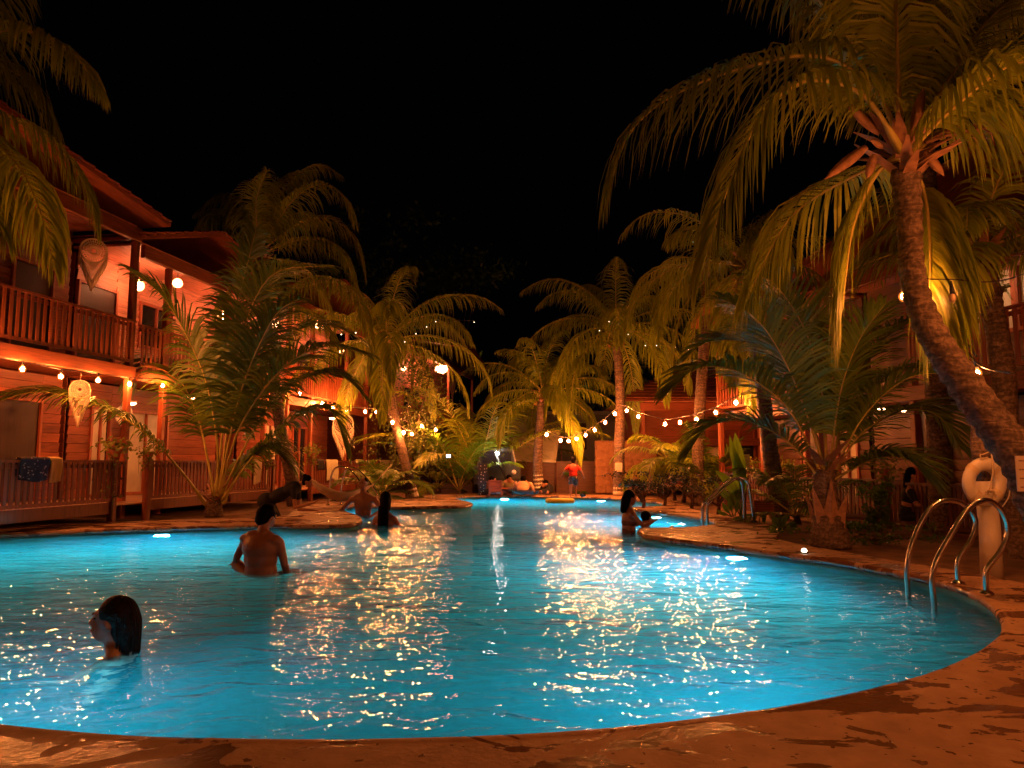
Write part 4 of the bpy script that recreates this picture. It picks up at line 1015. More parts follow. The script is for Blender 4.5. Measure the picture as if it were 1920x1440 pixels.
# leafy shrubs
def shrub(label, c, r, n, mat, name='shrub', seed=1, leaf=.09, trunk_h=None, cat='shrub', group=None):
    c = Vector(c); e = empty(name, (c.x, c.y, -.07), 0, label, cat, group); rnd = random.Random(seed); vs = []; fs = []
    clumps = [Vector((rnd.gauss(0, .5) * r[0], rnd.gauss(0, .5) * r[1], rnd.uniform(-.9, .9) * r[2])) for _ in range(max(6, n // 55))]
    for k in range(n):
        q = clumps[k % len(clumps)]; p = q + Vector((rnd.gauss(0, .2) * r[0], rnd.gauss(0, .2) * r[1], rnd.gauss(0, .14) * r[2])) + Vector((0, 0, c.z + .07))
        if p.z < .02: p.z = rnd.uniform(.02, .2)
        d = Vector((rnd.gauss(0, 1), rnd.gauss(0, 1), rnd.gauss(.3, .8))).normalized(); s = d.orthogonal().normalized(); s = Matrix.Rotation(rnd.random() * 6.28, 3, d) @ s; l = leaf * rnd.uniform(.7, 1.5)
        n0 = len(vs); vs += [p, p + d * l * .5 + s * l * .22, p + d * l, p + d * l * .5 - s * l * .22]; fs.append((n0, n0 + 1, n0 + 2, n0 + 3))
    m = MB(); m.add(vs, fs); cr = m.build('crown', mat, e)
    m = MB(); m.tube([(0, 0, 0), (.03, 0, c.z * .5), (0, .02, c.z + r[2] * .3)], [.05, .04, .015], 7)
    for q in clumps[:8]: m.tube([(0, 0, max(.1, c.z * .4)), q + Vector((0, 0, c.z + .07))], [.025, .008], 5)
    m.build('trunk', M['bark'], e); return e
shrub('tall feathery golden tree beside the curved palm trunk', at(765, 765, 25.5), (1.0, 1.0, 2.1), 4200, M['leaf_olive'], 'garden_tree', 4, .10, cat='tree')
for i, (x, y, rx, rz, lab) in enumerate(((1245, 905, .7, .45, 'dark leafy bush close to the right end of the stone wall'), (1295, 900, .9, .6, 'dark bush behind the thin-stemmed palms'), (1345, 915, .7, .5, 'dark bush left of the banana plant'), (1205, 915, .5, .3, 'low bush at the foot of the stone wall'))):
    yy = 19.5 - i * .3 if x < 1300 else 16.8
    shrub(lab, at(x, y, yy), (rx * 1.1, .6, rz * .55), 500, M['leaf_bush_shade'], 'bush', 30 + i, .08, cat='bush', group='dark bushes right of the stone wall')
shrub('reddish ground plants behind the low bed right of the stump palm', at(1640, 1000, 11.0), (.9, .25, .14), 700, M['leaf_bush'], 'bush', 44, .07, cat='bush')
shrub('dark hanging greenery on the gap between two right fences', at(1645, 945, 12.9), (.22, .15, .45), 900, M['leaf_bush'], 'hanging_plant', 45, .08, cat='plant')
# far dark trees
for i, (x, y, yy, r_) in enumerate(((1130, 720, 42, (3.5, 2, 2.2)), (850, 520, 46, (3.0, 2, 1.6)), (640, 480, 40, (3, 2, 2.5)), (1330, 640, 38, (4, 2, 3)))):
    shrub(('dark treetop behind the grey building', 'faint treetop above the farthest left cottage', 'faint tree rising behind the tall left palm', 'dim tree behind the far tiled cottage')[i], at(x, y, yy), r_, 1500, M['leaf_bush'], 'distant_tree', 60 + i, .35, cat='tree', group='dim trees beyond the courtyard')

# ================================================================== POT PLANTS
def potplant(label, pos, seed, s=1.0, trail=.5):
    e = empty('potted_plant', pos, 0, label, 'potted plant', 'potted plants on the fence posts'); rnd = random.Random(seed)
    m = MB(); m.tube([(0, 0, 0), (0, 0, .02), (0, 0, .15 * s)], [.07 * s, .075 * s, .11 * s], 12); m.build('pot', M['tile'], e)
    vs = []; fs = []
    for k in range(int(150)):
        if k % 3 == 0: p = Vector((rnd.gauss(0, .07), rnd.gauss(0, .07) - .06, .15 - rnd.random() * trail)) * s
        else: p = Vector((rnd.gauss(0, .12), rnd.gauss(0, .12), .2 + rnd.gauss(0, .07))) * s
        d = Vector((rnd.gauss(0, 1), rnd.gauss(0, 1), rnd.gauss(0, .7))).normalized(); q = d.orthogonal().normalized(); l = .07 * s * rnd.uniform(.7, 1.4); n0 = len(vs)
        vs += [p, p + d * l * .45 + q * l * .4, p + d * l, p + d * l * .45 - q * l * .4]; fs.append((n0, n0 + 1, n0 + 2, n0 + 3))
    m = MB(); m.add(vs, fs); m.build('foliage', M['leaf_pot'], e)
    m = MB()
    for k in range(4): a = rnd.uniform(-.1, .1); m.tube([(a, -.08, .15 * s), (a * 1.5, -.13, 0), (a * 1.7 + .02, -.12, -trail * s * rnd.uniform(.6, 1))], .004, 4)
    m.build('vine', M['leaf_lime'], e)
    return e
zt = 1.22
potplant('trailing pot plant on the post left of the dark gate', Lw(1.93, YF, zt), 1, 1.25, .95)
potplant('small pot plant on the post right of the dark gate', Lw(2.95, YF, zt), 2, .9, .4)
potplant('pot plant beside the hanging white towel', Lw(8.0, YF, zt), 3, 1.2, .4)
potplant('pot plant on the post beside the leaning palm trunk', Lw(10.7, YF, zt), 4, 1.3, .3)
potplant('pot plant on the dark right fence nearest the life ring', Rw(-2.15, -.12, .85), 5, 1.1, .3)
potplant('pot plant on the right fence behind the banana plant', Rw(-6.9, -.12, .92), 6, .9, .3)
potplant('pot plant on the right fence post behind the stump palm', Rw(-5.4, -.12, .92), 7, .9, .4)
potplant('bright bushy pot plant on the upper right balcony ledge', at(1868, 560, 11.5), 8, 1.1, .05)

# ================================================================== STRING LIGHTS
def string(label, bulbs, ends, r=.045, sag_h=.14, cable=True):
    """bulbs: list of world positions; ends: wire end points"""
    e = empty('string_lights', bulbs[0], 0, label, 'string lights'); o = Vector(bulbs[0])
    W = [Vector(ends[0])] + [Vector(b) + Vector((0, 0, sag_h)) for b in bulbs] + ([Vector(ends[1])] if ends[1] is not None else [])
    m = MB(); m.tube([p - o for p in spline(W, 6)], .010, 5); m.build('cable', M['cable'], e)
    mbulb = MB(); mbulb.ell((0, 0, 0), (r * .72, r * .72, r * .9), nu=8, nv=6); me = mbulb.mesh('bulb', M['bulb'])
    mg = MB(); mg.ell((0, 0, 0), (r * 1.3, r * 1.3, r * 1.5), nu=14, nv=10); mg = mg.mesh('glass', M['bulb_halo'])  # not plain glass: glowing shell imitating the bulb's halo
    ms = MB(); ms.tube([(0, 0, r * 1.1), (0, 0, sag_h)], .018, 6); ms = ms.mesh('socket', M['socket'])
    for b in bulbs:
        bo = link('bulb', me, e, Vector(b) - o); link('socket', ms, bo); link('glass', mg, bo)
    return e
def yl(px_):   # depth of the left facade line at a photo column
    k = (px_ - 960) / FPX; return (-8.9 + .02 - .175 * 12.7) / (k - .175)
Lb = [at(x, y, yl(x) - .25) for x, y in ((42, 692), (114, 706), (184, 713), (243, 720), (305, 723))]
Lb0 = [Lw(-1.0 - k * 1.0, -.3, 2.75) for k in range(5)][::-1]
string('string of warm bulbs under the nearest left balcony', Lb0 + Lb, (Lw(-5.6, -.1, 3.0), Lw(4.75, -.05, 3.0)))
Lb = [at(x, y, yl(x) - 1.0) for x, y in ((498, 700), (530, 724), (562, 738))]
string('three warm bulbs half hidden by the dark left palm fronds', Lb, (Lw(7.2, 0, 3.1), Lw(9.4, 0, 3.1)))
Lb = [at(x, y, yy) for x, y, yy in ((604, 756, 25), (625, 764, 25.6), (649, 770, 26), (685, 772, 26), (706, 773, 25.5))]
string('five bulbs in a row below the third cottage balcony', Lb, (Lw(12.4, 0, 3.3), at(718, 752, 22.8)), r=.055)
Lb = [at(x, y, yy) for x, y, yy in ((736, 792, 22.6), (757, 811, 23.5), (772, 814, 24.5), (791, 799, 25), (817, 806, 26))]
string('warm bulbs draped through the feathery tree by the curved palm', Lb, (at(722, 770, 22.3), at(850, 785, 27)), r=.055)
Lb = [at(x, y, yy) for x, y, yy in ((1025, 815, 24.5), (1051, 826, 24.3), (1066, 827, 24.2), (1081, 823, 24.1), (1098, 816, 24), (1115, 806, 23.8), (1135, 792, 23.6), (1153, 776, 23.4))]
string('curve of bulbs from the banded trunk behind the group to the straight palm', Lb, (at(1010, 805, 24.6), at(1160, 762, 23.5)), r=.055)
Lb = [at(x, y, yy) for x, y, yy in ((1175, 770, 23.0), (1197, 781, 22.2), (1247, 795, 20.4), (1275, 792, 19.6), (1306, 786, 18.6), (1342, 774, 17.6), (1380, 755, 16.4))]
string('sagging bulbs before the far tiled cottage, right of the straight palm', Lb, (at(1163, 760, 23.4), at(1440, 715, 15)), r=.05)
Lb = [at(1694, 556, 6.55), at(1832, 700, 6.75), at(1778, 618, 7.3), at(1880, 735, 6.6)]
e = string('two bulbs by the big leaning trunk', Lb[:1], (at(1690, 528, 6.55), at(1700, 522, 6.4)), r=.032, sag_h=.1)
e['label'] = 'small lit bulb hanging against the upper bend of the big trunk'
e = string('warm bulb', [Lb[2], Lb[1]], (at(1832, 668, 6.75), at(1900, 700, 6.4)), r=.032, sag_h=.1)
e['label'] = 'short string with a lit bulb at the shoulder of the big leaning trunk'
# cable to the right with the unlit bulb, carrying on past the picture edge and behind the viewer
e = empty('string_lights', at(1785, 552, 6.2), 0, 'cable with one unlit clear bulb crossing the top right trunk', 'string lights'); o = e.location.copy()
ca = [at(1700, 520, 6.35), at(1785, 524, 6.2), at(1920, 514, 5.8)] + [Vector((4.5, 4.4, 3.0)), Vector((4.2, 2.0, 2.75)), Vector((3.6, -.6, 2.8)), Vector((0.5, -2.2, 2.7)), Vector((-4, -2.6, 2.8))]
m = MB(); m.tube([p - o for p in spline(ca, 8)], .006, 5); m.build('cable', M['cable'], e)
m = MB(); m.ell((0, 0, -.03), (.03, .03, .042), nu=12, nv=8); m.build('bulb', M['bulb_off'], e)
m = MB(); m.tube([(0, 0, .0), (0, 0, .05), (0, 0, .12)], [.02, .018, .006], 8); m.build('socket', M['socket'], e)
mbb = MB(); mbb.ell((0, 0, 0), (.03, .03, .038), nu=8, nv=6); meb = mbb.mesh('bulb', M['bulb'])
for p in (Vector((4.35, 5.1, 2.8)), Vector((4.5, 4.0, 2.85)), Vector((4.4, 3.2, 2.75)), Vector((4.25, 2.4, 2.65)), Vector((3.9, .6, 2.65)), Vector((2.6, -1.3, 2.65)), Vector((0.2, -2.2, 2.6)), Vector((-2.4, -2.5, 2.6))):
    link('bulb', meb, e, p - o)
# tiny distant fairy lights in the fronds
M['tiny'] = mat_emit('fairy_light', (1, .8, .5), 5)
rnd = random.Random(11)
e = empty('fairy_lights', at(1130, 605, 23), 0, 'tiny pale fairy lights threaded through the palm crowns', 'fairy lights'); o = e.location.copy()
mt = MB(); mt.ell((0, 0, 0), .013, nu=6, nv=4); mt = mt.mesh('bulb', M['tiny'])
fp = [(1142, 603, 22.4), (1160, 609, 22.4), (1178, 627, 22.4), (1124, 620, 22.4), (1210, 648, 21), (1231, 648, 21), (1266, 651, 21), (1291, 656, 21), (1311, 663, 21), (800, 613, 20), (780, 626, 20), (759, 641, 20), (817, 603, 20), (889, 604, 22),
      (640, 627, 15), (667, 624, 15)]
for x, y, yy in fp: link('bulb', mt, e, at(x, y, yy) - o)
m = MB(); m.tube([at(x, y - 3, yy) - o for x, y, yy in fp[:9]], .004, 4); m.build('cable', M['cable'], e); m = MB(); m.tube([at(x, y - 3, yy) - o for x, y, yy in fp[9:14]], .004, 4); m.build('cable', M['cable'], e)

# ================================================================== LADDERS
def ladder(label, lines, r=.022, flange=None, treads=None, mat=None):
    o = Vector(lines[0][-1]); e = empty('pool_ladder', o, 0, label, 'pool ladder', 'steel pool ladders')
    for ln in lines:
        pts = spline([Vector(p) - o for p in ln], 7); m = MB(); m.tube(pts, r, 12); hr = m.build('handrail', M['steel'], e)
    for ln in lines:
        q = Vector(ln[-1]) - o; m = MB(); m.tube([q + Vector((0, 0, -.01)), q + Vector((0, 0, .008)), q + Vector((0, 0, .03))], [r * 2.6, r * 2.4, r * 1.2], 14); m.build('flange', mat or M['steel'], e)
    if treads:
        for a, b in treads:
            m = MB(); a, b = Vector(a) - o, Vector(b) - o; m.tube([a, b], .03, 8); m.build('step', M['steel'], e)
    return e
def rail_px(water, low, pts, high, foot, Yw, Yf):
    """control points: below water, water entry, bend, arch..., bend, foot on the deck"""
# near right ladder: built in its own plane. deck feet and water entries measured from the photograph
f1, f2 = gnd(1797, 1093, .0), gnd(1850, 1113, .0)
w1, w2 = gnd(1703, 1118, WZ), gnd(1752, 1142, WZ)
def hand(f, w_, top, lean=.32):
    d = (w_ - f); d.z = 0; L = d.length; d.normalize()
    # from under water up
    return [w_ + Vector((0, 0, -.95)), w_ + Vector((0, 0, -.3)), w_ + Vector((0, 0, .22)), w_ - d * .05 + Vector((0, 0, .34)), w_ - d * (L * .42) + Vector((0, 0, top + .02)), w_ - d * (L * .58) + Vector((0, 0, top + .1)),
            w_ - d * (L * .85) + Vector((0, 0, top + .095)), w_ - d * (L * 1.06) + Vector((0, 0, top - .06)), w_ - d * (L * 1.07) + Vector((0, 0, top - .2)), f - d * .0 + Vector((0, 0, .22)), f + Vector((0, 0, 0))]
def px_rail(pts, Yw, Yf, foot, water):
    """rail drawn from the photo: depth runs from the water end to the foot by screen order"""
    n = len(pts); out = []
    for i, (x, y) in enumerate(pts): out.append(at(x, y, Yw + (Yf - Yw) * (i / (n - 1)) ** 1.0))
    return [Vector((out[0].x, out[0].y, -1.0))] + out[:-1] + [foot]
A1 = px_rail([(1703, 1122), (1702, 1052), (1722, 990), (1748, 950), (1775, 938), (1808, 946), (1829, 975), (1822, 1010), (1797, 1050), (1797, 1093)], w1.y, f1.y, f1, w1)
A2 = px_rail([(1752, 1145), (1750, 1070), (1785, 1000), (1815, 955), (1850, 938), (1880, 960), (1890, 1000), (1875, 1035), (1850, 1070), (1850, 1113)], w2.y, f2.y, f2, w2)
st_ = [(A1[0] + Vector((0, 0, .1)), A2[0] + Vector((0, 0, .1))), (A1[0] + Vector((0, 0, .4)), A2[0] + Vector((0, 0, .4)))]
ladder('large curved steel ladder rails at the near right pool edge', [A1, A2], .024, treads=st_)
# mid right ladder
f1, f2 = gnd(1396, 977), gnd(1414, 978); w1, w2 = gnd(1319, 988, WZ), gnd(1328, 988, WZ)
B1 = px_rail([(1318, 988), (1318, 948), (1326, 938), (1356, 908), (1372, 897), (1388, 902), (1393, 918), (1396, 977)], w1.y, f1.y, f1, w1)
B2 = px_rail([(1327, 988), (1327, 950), (1334, 940), (1362, 910), (1384, 896), (1400, 902), (1406, 920), (1411, 978)], w1.y, f2.y, f2, w2)
ladder('steel ladder rails on the rounded deck tongue by the white notice', [B1, B2], .025, treads=[(B1[0] + Vector((0, 0, .3)), B2[0] + Vector((0, 0, .3)))], mat=M['rubber'])
# left ladder, curving into the cove
f1, f2 = gnd(615, 947), gnd(638, 946); w1, w2 = gnd(700, 952, WZ), gnd(712, 950, WZ)
C1 = px_rail([(693, 950), (692, 928), (676, 905), (660, 885), (645, 876), (630, 877), (622, 890), (617, 920), (615, 947)], f1.y - .2, f1.y, f1, w1)
C2 = px_rail([(708, 950), (707, 926), (693, 905), (676, 885), (660, 877), (648, 882), (643, 900), (638, 925), (638, 946)], f2.y - .2, f2.y, f2, w2)
ladder('steel ladder rails beside the bathing man at the left tongue', [C1, C2], .025)

# ================================================================== POST, LIFE RING, SIGNS
pf = gnd(1862, 1083, -.05); Yp = pf.y
e = empty('post', pf, 0, 'post with a whitewashed foot carrying the life ring', 'post')
m = MB(); m.tube([(-.01, 0, 0), (.0, 0, .5), (-.02, 0, 1.0)], [.105, .10, .10], 14); m.build('whitewashed_foot', M['white'], e)
m = MB(); t_ = at(1838, 780, Yp + .1) - pf; m.tube([(-.02, 0, .98), (-.05, 0, 1.4), t_], [.098, .085, .08], 14); m.build('shaft', M['bark'], e)
c = at(1846, 904, Yp - .17); e = empty('life_ring', c, R(6), 'white life ring hanging by rope on the whitewashed post', 'life ring')
e.rotation_euler = (R(4), R(8), R(10))
Rr = .185; m = MB(); m.tube([(Rr * math.cos(t), 0, Rr * math.sin(t)) for t in [2 * math.pi * i / 40 for i in range(40)]], .07, 14, closed=True); rg = m.build('ring', M['ring'], e); rg.scale = (1, .7, 1)
for k in range(4):
    t = math.pi / 4 + k * math.pi / 2 + .2; m = MB(); cc = Vector((Rr * math.cos(t), 0, Rr * math.sin(t))); tv = Vector((-math.sin(t), 0, math.cos(t)))
    m.tube([cc - tv * .03, cc + tv * .03], .074, 14, caps=False); bnd = m.build('band', M['rope'], e); bnd.scale = (1, .72, 1)
def ropeline(pts, r=.008): m.tube(spline([Vector(p) for p in pts], 5), r, 6)
m = MB(); ropeline([(0, -.06, -.13), (.01, -.08, .1), (.02, -.02, .33)]); ropeline([(.02, -.02, .33), (.14, -.03, .23), (.25, -.03, .08), (.275, -.03, -.1), (.2, -.03, -.24)], .006)
ropeline([(.02, -.02, .33), (-.08, -.03, .28), (-.12, -.04, .27), (-.1, -.04, .235), (-.02, -.03, .26)], .006)
for k in range(9):
    a0 = k * 1.1; ropeline([(math.cos(a0) * .06, -.07, -.14 + math.sin(a0) * .05), (math.cos(a0 + 1) * .07, -.09, -.13 + math.sin(a0 + 1) * .06), (math.cos(a0 + 2) * .05, -.07, -.13 + math.sin(a0 + 2) * .04)], .009)
m.build('rope', M['rope'], e)

def text_rows(parent, w_, h_, rows, y, mat, seed=1):
    """rows of strokes standing for lettering too small to read in the photograph"""
    rnd = random.Random(seed); m = MB()
    for i in range(rows):
        z = h_ * (.36 - .74 * i / max(rows - 1, 1)); x = -w_ * .42; xe = w_ * rnd.uniform(.25, .42)
        while x < xe:
            l = w_ * rnd.uniform(.05, .13); m.box((x + l / 2, y, z), (l, .004, h_ * .035)); x += l + w_ * .02
    m.build('lettering', mat, parent)
M['ink'] = mat_simple('faded_ink', (.30, .17, .13), .8)
def sign(name, label, c, w_, h_, mat, rows, post=None, rz=0, ink='ink'):
    e = empty(name, c, rz, label, 'sign'); boxpart('board', mat, e, (0, 0, 0), (w_, .02, h_)); text_rows(e, w_, h_, rows, -.013, M[ink])
    if post: boxpart('post', M['wood_dark'], e, (0, .04, -(c[2]) / 2 - .04), (.06, .05, c[2] + .05))
    return e
M['paper'] = mat_simple('paper', (.70, .58, .50), .7, var=.05); M['orangeboard'] = mat_wood('orange_board', (.48, .15, .05)); M['redink'] = mat_simple('dark_red_ink', (.13, .03, .015), .8)
y_ = gnd(1395, 968).y - .2
sign('notice_board', 'white notice on a post beside the banana leaves', at(1394, 867, y_), .26, .34, M['paper'], 4, True)
sign('notice_paper', 'white paper notice fixed on the straight banded trunk', at(1160, 876, gnd(1160, 930).y - .22), .24, .30, M['paper'], 5)
y_ = gnd(1432, 975).y + .2
sign('notice_board', 'orange wooden notice board low behind the mid ladder', at(1432, 952, y_), .40, .29, M['orangeboard'], 6, True, ink='redink')
sign('notice_board', 'white board cut by the right picture edge beside the big trunk', at(1938, 888, 5.4), .22, .26, M['paper'], 4, None, rz=-.3)

# ================================================================== TOWELS, MACRAME, HAMMOCK
def towel(label, pos, w_, lf, lb, mat, ang, seed=1, thick=.012):
    """cloth over a rail: front drop lf, back drop lb; local x along the rail, front is -y"""
    rnd = random.Random(seed); nx_, ns = 14, 16; vs = []
    tot = lf + lb + .12
    for i in range(nx_ + 1):
        x = (i / nx_ - .5) * w_
        for j in range(ns + 1):
            s = tot * j / ns
            if s < lf: y, z = -.06, -(lf - s)
            elif s > lf + .12: y, z = .06, -(s - lf - .12)
            else: a_ = (s - lf) / .12 * math.pi; y, z = -.06 * math.cos(a_), .05 * math.sin(a_)
            drop = max(0, -z); y += (.022 * math.sin(x * 28 + seed) + .012 * math.sin(x * 61 + seed * 2)) * min(1, drop * 4) * (1 if y < 0 else -1)
            z2 = z * (1 + .06 * math.sin(x * 9 + seed)); vs.append((x + .02 * math.sin(z * 9 + seed), y, z2))
    m = MB(); m.add(vs, [(i * (ns + 1) + j, (i + 1) * (ns + 1) + j, (i + 1) * (ns + 1) + j + 1, i * (ns + 1) + j + 1) for i in range(nx_) for j in range(ns)], True)
    o = m.build('towel', mat, None, pos, (0, 0, ang)); s_ = o.modifiers.new('solid', 'SOLIDIFY'); s_.thickness = thick
    return tag(o, label, 'towel', 'towels drying on the fences')
def floral():
    m, nt, b = newmat('floral_towel'); L = nt.links; tc = N(nt, 'ShaderNodeTexCoord'); v = N(nt, 'ShaderNodeTexVoronoi', Scale=16.0); L.new(tc.outputs['Object'], v.inputs['Vector'])
    nz = N(nt, 'ShaderNodeTexNoise', Scale=30.0, Detail=3.0); L.new(tc.outputs['Object'], nz.inputs['Vector']); a = N(nt, 'ShaderNodeMath', _operation='ADD'); L.new(v.outputs['Distance'], a.inputs[0]); L.new(nz.outputs[0], a.inputs[1])
    r = ramp(nt, [(.62, (.55, .42, .33)), (.7, (.12, .05, .04)), (.78, (.02, .015, .02))]); L.new(a.outputs[0], r.inputs[0]); L.new(r.outputs[0], b.inputs['Base Color']); b.inputs['Roughness'].default_value = .9; return m
M['floral'] = floral(); M['tyellow'] = mat_simple('yellow_towel', (.75, .55, .22), .95, var=.1, bump=.5, bscale=80); M['twhite'] = mat_simple('white_towel', (.65, .55, .42), .95, var=.08, bump=.5, bscale=80)
M['tgreen'] = mat_simple('pale_towel', (.55, .52, .36), .95, var=.08, bump=.5, bscale=80); M['shirt_red'] = mat_simple('red_shirt', (.72, .035, .02), .85, var=.1)
zr = .34 + .84 + .01
towel('dark floral towel on the nearest left fence', Lw(-.05, YF, zr), .62, .36, .3, M['floral'], LANG, 1)
towel('bright yellow towel next to the floral one', Lw(.40, YF, zr), .26, .38, .3, M['tyellow'], LANG, 2)
towel('long white towel on the fence behind the young palm stems', Lw(7.35, YF, zr), .42, .62, .3, M['twhite'], LANG, 3)
towel('black towel draped beside the pale green-edged one', Lw(11.3, YF, zr), .5, .3, .3, M['black'], LANG, 4)
towel('pale green-edged towel behind the hammock', Lw(12.2, YF, zr), .9, .62, .3, M['tgreen'], LANG, 5)
towel('pale cloth on the far fence beneath the curved palm', Lw(17.6, YF, zr), 1.6, .35, .3, M['twhite'], LANG, 6)

def macrame(label, pos, r, tail, ang, square=False):
    e = empty('macrame_hanging', pos, ang, label, 'wall hanging', 'macrame hangings on the nearest cottage'); 
    m = MB(); circ = lambda q, zc=0: [(q * math.cos(t), 0, q * math.sin(t) + zc) for t in [2 * math.pi * i / 28 for i in range(28)]]
    m.tube(circ(r), .014, 6, closed=True); m.tube(circ(r * .93), .010, 5, closed=True); m.build('hoop', M['macrame'], e)
    m = MB(); m.tube(circ(r * .22), .008, 5, closed=True); m.tube(circ(r * .55), .006, 5, closed=True); m.tube(circ(r * .75), .006, 5, closed=True)
    for k in range(30):
        t = 2 * math.pi * k / 30; m.tube([(r * .2 * math.cos(t), 0, r * .2 * math.sin(t)), (r * .95 * math.cos(t), 0, r * .95 * math.sin(t))], .0065, 4)
    m.build('web', M['macrame'], e)
    m = MB(); nk = 22
    for k in range(nk):
        u = -1 + 2 * k / (nk - 1); x = u * r * 1.02; zt_ = -r * math.sqrt(max(0, 1 - (u * .98) ** 2)); zb = -r * 1.15 - tail * .72 * (1 - abs(u))
        w0 = zt_ if abs(u) < .9 else 0
        z_mid = zb + tail * .28
        m.tube([(x, .0, z_mid), (x + .004 * math.sin(k * 3), -.005, (z_mid + zb) / 2), (x + .006 * math.sin(k * 5), 0, zb)], .013, 4)
        m.tube([(x, 0, w0), (x * .8 + .03, -.004, (w0 + z_mid) / 2), (x, 0, z_mid)], .005, 4); m.tube([(x, 0, w0), (x * .8 - .03, .004, (w0 + z_mid) / 2), (x, 0, z_mid)], .005, 4)
    for v in range(4):
        f = .25 + v * .2; m.tube([(u * r, 0, -r * .75 - (tail * .62) * f * (1 - abs(u)) - .0) for u in [-1, -.75, -.5, -.25, 0, .25, .5, .75, 1]], .006, 4)
    m.build('fringe', M['macrame'], e)
    m = MB(); m.tube([(0, 0, r), (0, 0, r + .16)], .005, 4); m.build('cord', M['rope'], e)
    return e
macrame('large round macrame hanging on the nearest upper balcony', Lw(1.93, .0, 5.45), .25, .80, R(40))
macrame('macrame half hidden by palm leaves under the nearest balcony', at(150, 730, 14.5), .18, .8, R(40))
macrame('small macrame disc on the second left cottage ground floor', Lw(4.9, 1.4, 2.35), .17, .3, R(40))
macrame('pale macrame hanging below the third cottage bulbs', Lw(14.7, -.1, 2.55), .38, 1.3, R(25))

hp = [(552, 872, 19.9), (575, 892, 19.6), (600, 922, 19.3), (632, 938, 19.2), (664, 934, 19.3), (700, 908, 19.8), (735, 870, 21)]
hp = [at(*p) for p in hp]; o = hp[0].copy(); e = empty('hammock', o, 0, 'pale cloth hammock slung from the leaning palm behind the man', 'hammock')
cl, _ = resample(spline(hp[1:6], 8), 26); vs = []
for i, p in enumerate(cl):
    t = i / 25; hw = .05 + .17 * math.sin(math.pi * t) ** .8
    for j in range(7):
        u = (j / 6 - .5) * 2; vs.append(p - o + Vector((.08 * u * hw, u * hw, .22 * u * u * math.sin(math.pi * t) + .012 * math.sin(t * 50 + j))))
m = MB(); m.add(vs, [(i * 7 + j, (i + 1) * 7 + j, (i + 1) * 7 + j + 1, i * 7 + j + 1) for i in range(25) for j in range(6)], True); hm = m.build('cloth', M['twhite'], e); s_ = hm.modifiers.new('s', 'SOLIDIFY'); s_.thickness = .012
m = MB(); m.tube([Vector((0, 0, 0)), hp[1] - o], .014, 6); m.tube([hp[5] - o, hp[6] - o], .014, 6); m.build('rope', M['rope'], e)

# ================================================================== PEOPLE
def hull(name, prims, mat, parent, voxel=.014, smooth=12):
    """closed volumes fused into one continuous skin"""
    m = MB()
    for p in prims:
        if p[0] == 'c':
            a, b = Vector(p[1]), Vector(p[2]); r1, r2 = p[3], p[4]; st_ = []
            d = (b - a); L = d.length; d = d.normalized() if L > 1e-6 else Vector((0, 0, 1))
            pts = []; rr = []
            for k in range(5): t = k / 4 * math.pi / 2; pts.append(a - d * r1 * math.cos(t)); rr.append(max(.001, r1 * math.sin(t)))
            for k in range(1, 5): t = k / 4 * math.pi / 2; pts.append(b + d * r2 * math.sin(t)); rr.append(max(.001, r2 * math.cos(t)))
            pts.insert(5, b.copy()); rr.insert(5, r2)
            m.tube(pts, rr, 12)
        else: m.ell(p[1], p[2], p[3] if len(p) > 3 else None, 16, 12)
    me = m.mesh(name, mat); o = bpy.data.objects.new(name, me); COL.objects.link(o)
    r_ = o.modifiers.new('remesh', 'REMESH'); r_.mode = 'VOXEL'; r_.voxel_size = voxel; r_.use_smooth_shade = True
    s_ = o.modifiers.new('smooth', 'SMOOTH'); s_.factor = .5; s_.iterations = smooth
    dg = bpy.context.evaluated_depsgraph_get(); me2 = bpy.data.meshes.new_from_object(o.evaluated_get(dg)); me2.name = name
    bpy.data.objects.remove(o)
    if not me2.materials: me2.materials.append(mat)
    me2.polygons.foreach_set('use_smooth', [True] * len(me2.polygons))
    return link(name, me2, parent)
def head(c, yaw=0, pitch=0, s=1.0):
    """face towards local -y, turned by yaw (about z) and nodded by pitch"""
    Mx = Matrix.Rotation(yaw, 3, 'Z') @ Matrix.Rotation(pitch, 3, 'X'); c = Vector(c); T = lambda v: c + Mx @ (Vector(v) * s)
    return [('e', T((0, .015, .02)), (.077 * s, .095 * s, .105 * s), Mx), ('e', T((0, -.035, -.05)), (.057 * s, .06 * s, .07 * s), Mx), ('e', T((0, -.06, -.09)), (.026 * s, .025 * s, .02 * s), Mx),
            ('c', T((0, -.085, .02)), T((0, -.112, -.022)), .010 * s, .015 * s), ('e', T((.08, .01, -.01)), (.012 * s, .022 * s, .032 * s), Mx), ('e', T((-.08, .01, -.01)), (.012 * s, .022 * s, .032 * s), Mx),
            ('c', T((-.02, -.088, -.058)), T((.02, -.088, -.058)), .011 * s, .011 * s), ('c', T((-.035, -.078, .035)), T((.035, -.078, .035)), .014 * s, .014 * s)]
def hair(c, yaw=0, pitch=0, s=1.0, long=False, bun=False):
    Mx = Matrix.Rotation(yaw, 3, 'Z') @ Matrix.Rotation(pitch, 3, 'X'); c = Vector(c); T = lambda v: c + Mx @ (Vector(v) * s)
    h = [('e', T((0, .028, .04)), (.087 * s, .10 * s, .102 * s), Mx), ('e', T((0, .06, -.02)), (.078 * s, .06 * s, .085 * s), Mx)]
    if long: h += [('c', T((0, .075, -.02)), T((0, .085, -.2)), .07 * s, .055 * s), ('c', T((.05, .05, 0)), T((.05, .06, -.15)), .04 * s, .03 * s), ('c', T((-.05, .05, 0)), T((-.05, .06, -.15)), .04 * s, .03 * s)]
    if bun: h += [('e', T((0, .10, .10)), (.045 * s, .045 * s, .045 * s), Mx)]
    return h
